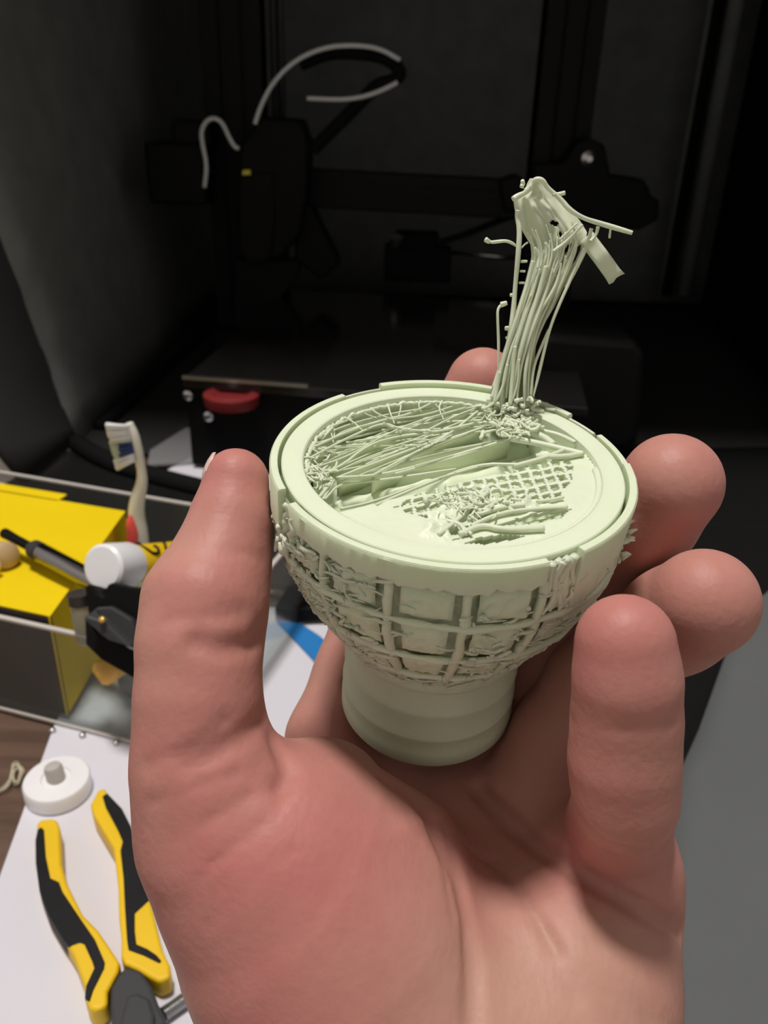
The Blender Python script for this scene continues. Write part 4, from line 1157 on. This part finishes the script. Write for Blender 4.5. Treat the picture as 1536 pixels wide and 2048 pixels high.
CREASE = [
 ([(765, 1560), (800, 1580), (835, 1610), (880, 1680), (915, 1750), (935, 1840), (943, 1940), (945, 2047)], 2.2, 1.6),
 ([(960, 1585), (985, 1610), (1010, 1635), (1045, 1668), (1080, 1700), (1120, 1725), (1160, 1748), (1205, 1775), (1250, 1800), (1290, 1822), (1330, 1845), (1366, 1868)], 3.4, 1.7),
 ([(880, 1610), (930, 1680), (990, 1725), (1040, 1790), (1110, 1900)], .8, 1.6),
 ([(1145, 1600), (1175, 1650), (1210, 1690), (1260, 1705), (1330, 1705)], 1.2, 1.3),
 ([(395, 1286), (440, 1298), (500, 1292), (526, 1262)], 1.4, 2.0),
 ([(380, 1530), (440, 1500), (500, 1465), (530, 1440)], 1.3, 2.2),
 ([(548, 1478), (560, 1510), (575, 1550), (560, 1580)], 1.5, 1.8),
 ([(330, 1690), (420, 1640), (500, 1590)], .4, 1.0), ([(400, 1760), (480, 1690), (560, 1620)], .35, 1.0),
 ([(310, 1600), (400, 1570), (470, 1545)], .5, 1.2),
 ([(300, 1530), (370, 1500), (450, 1440)], .5, 1.4), ([(330, 1810), (430, 1720), (520, 1650)], .35, .9), ([(420, 1850), (500, 1770), (590, 1700)], .3, .9),
 ([(850, 1640), (890, 1730), (905, 1830)], .5, 1.0), ([(1040, 1770), (1100, 1880), (1150, 2000)], .5, 1.6), ([(1200, 1880), (1260, 1960), (1300, 2047)], .4, 1.6),
 ([(340, 1240), (420, 1235), (480, 1225)], .4, 1.4), ([(410, 1120), (470, 1110), (530, 1115)], .3, 1.5),
 ([(880, 1640), (905, 1720), (925, 1790)], .5, 1.0),
 ([(1150, 1440), (1250, 1450), (1350, 1440)], .5, 1.2),
]
NAILS = [('thumb', (-1, .0, .25), .95, 13), ('pinky', (.55, -.1, .85), .95, 9), ('ring', (.2, .1, 1), .8, 8), ('middle', (.1, .2, 1), 1.0, 10), ('index', (-.1, .1, 1), 1.0, 10)]
HV = 0.85
pts_all = np.array([j[:3] for c_ in list(FING.values()) + PALM for j in c_]); rad_all = np.array([j[3] for c_ in list(FING.values()) + PALM for j in c_])
lo_ = (pts_all - rad_all[:, None]).min(0) - 4; hi_ = (pts_all + rad_all[:, None]).max(0) + 4
nx, ny, nz = [int((hi_[i] - lo_[i]) / HV) + 2 for i in range(3)]
gx = (lo_[0] + HV * np.arange(nx)).astype(np.float32)[:, None, None]
gy = (lo_[1] + HV * np.arange(ny)).astype(np.float32)[None, :, None]
gz = (lo_[2] + HV * np.arange(nz)).astype(np.float32)[None, None, :]
def cone(a, b, X=None):
    x_, y_, z_ = (gx, gy, gz) if X is None else X
    ab_ = np.array(b[:3]) - np.array(a[:3]); l2 = float(ab_.dot(ab_)) + 1e-6
    t = np.clip(((x_ - a[0]) * ab_[0] + (y_ - a[1]) * ab_[1] + (z_ - a[2]) * ab_[2]) / l2, 0, 1)
    d_ = np.sqrt((x_ - a[0] - t * ab_[0]) ** 2 + (y_ - a[1] - t * ab_[1]) ** 2 + (z_ - a[2] - t * ab_[2]) ** 2)
    return (d_ - (a[3] + t * (b[3] - a[3]))).astype(np.float32)
def smin(a, b, k):
    h_ = np.clip(.5 + .5 * (b - a) / k, 0, 1)
    return b + (a - b) * h_ - k * h_ * (1 - h_)
def chain(js, k):
    D_ = None
    for a, b in zip(js, js[1:]):
        c_ = cone(a, b); D_ = c_ if D_ is None else smin(D_, c_, k)
    return D_
DP = None
for js in PALM:
    c_ = chain(js, 5.0); DP = c_ if DP is None else smin(DP, c_, 9.0)
DH = None
for nm_, js in FING.items():
    d_ = smin(DP, chain(js, 2.5), BLEND[nm_]); DH = d_ if DH is None else np.minimum(DH, d_)
del DP
# keep clear of the print: the hand yields to it
def to_cam(p): return RW.T @ (np.array(p) - CAM) * 1000
kc = to_cam(CC); kn = RW.T @ CN
hx = (gx - kc[0]) * kn[0] + (gy - kc[1]) * kn[1] + (gz - kc[2]) * kn[2]
rho = np.sqrt(np.maximum((gx - kc[0]) ** 2 + (gy - kc[1]) ** 2 + (gz - kc[2]) ** 2 - hx ** 2, 0))
zc = hx / S
pz = np.array([-90, -72.6, -72.5, -47] + [p[0] for p in PROF[::-1][1:]] + [1.2, 1.3, 20]); prr = np.array([-20, -20, 22.2, 22.2] + [p[1] + 1.2 for p in PROF[::-1][1:]] + [38.6, -20, -20])
cupd = np.maximum(rho - np.interp(zc, pz, prr).astype(np.float32) * S, np.maximum(hx - 1.3 * S, -72.4 * S - hx))
DH = np.maximum(DH, -(cupd - .15)); del cupd, rho, hx, zc
# creases follow the skin: find where each line meets the surface, then press a groove
def hit(px, py):
    r = np.array([(px - CX) / F_PX, (py - CY) / F_PX, 1.0])
    for d_ in np.arange(lo_[2] + 2, hi_[2] - 2, .5):
        p = r * d_; ix = ((p - lo_) / HV).astype(int)
        if (ix < 0).any() or ix[0] >= nx or ix[1] >= ny or ix[2] >= nz: continue
        if DH[tuple(ix)] < 0: return p
    return None
for pl_, dep_, wid_ in CREASE:
    P_ = [hit(*p) for p in pl_]; P_ = [p for p in P_ if p is not None]
    if len(P_) < 2: continue
    A_ = np.array(P_); b0 = ((A_.min(0) - 6 - lo_) / HV).astype(int).clip(0); b1 = ((A_.max(0) + 6 - lo_) / HV).astype(int) + 1
    sl_ = tuple(slice(b0[i], b1[i]) for i in range(3))
    X_ = (gx[sl_[0]], gy[:, sl_[1]], gz[:, :, sl_[2]])
    dd_ = None
    for a, b in zip(P_, P_[1:]):
        if np.linalg.norm(b - a) > 25: continue
        c_ = cone((*a, 0), (*b, 0), X_); dd_ = c_ if dd_ is None else np.minimum(dd_, c_)
    if dd_ is not None: DH[sl_] += dep_ * np.exp(-(dd_ / wid_) ** 2)
Pm, Q = surface_nets(DH, lo_, HV)
Pw = (Pm * .001) @ RW.T + CAM
me = bpy.data.meshes.new('person')
cen = Pw.mean(0); Pl = Pw - cen
me.from_pydata(Pl.tolist(), [], Q.tolist()); me.update()
me.materials.append(M['skin'])
red = np.zeros(len(Pm))
for c_, s_, w_ in [(FING[k_][0][:3], 9, .9) for k_ in FING] + [(cmm(580, 1760, 150), 36, .50), (cmm(330, 1350, 160), 14, -.1), (cmm(1150, 1720, 165), 12, .5), (cmm(1100, 1960, 150), 22, -.7), (cmm(430, 1180, 160), 12, .25), (cmm(1250, 1500, 150), 12, .3)]:
    red += w_ * np.exp(-(((Pm - np.array(c_)) / s_) ** 2).sum(1))
at_ = me.attributes.new('flush', 'FLOAT', 'POINT'); at_.data.foreach_set('value', np.clip(.4 + red * .6, 0, 1).astype(np.float32))
me.polygons.foreach_set('use_smooth', [True] * len(me.polygons))
hand = bpy.data.objects.new('person', me); COL.objects.link(hand); hand.location = V(cen)
tag(hand, 'bare left hand, palm up, fingers and thumb gripping the green print', 'person')
cs_ = hand.modifiers.new('smooth', 'SMOOTH'); cs_.factor = .5; cs_.iterations = 3
# fingernails
def nail(tip, prev, dorsal, w, l_):
    T = np.array(tip[:3]); r_ = tip[3]; a = T - np.array(prev[:3]); a /= np.linalg.norm(a)
    n_ = np.array(dorsal, float); n_ -= a * n_.dot(a); n_ /= np.linalg.norm(n_); s_ = np.cross(a, n_)
    G = np.zeros((11, 9, 3))
    for i in range(11):
        v = i / 10; al = -.62 * l_ + l_ * v
        for j in range(9):
            u = (j / 4 - 1) * .95 * (1 if 0 < i < 10 else .85)
            rr_ = r_ * (1.0 if al < 0 else math.sqrt(max(.05, 1 - (al / (r_ * 1.22)) ** 2)))
            p = T + a * al + n_ * (rr_ * math.cos(u) + .25) + s_ * rr_ * w * math.sin(u)
            G[i, j] = RW @ (p * .001) + CAM
    MB().sheet(G, RW @ (-n_ * .0006)).build('fingernail', M['nail'], hand, True)
for nm_, dv_, w_, l__ in NAILS:
    js = FING[nm_]; nail(js[0], js[1], dv_, w_, l__)
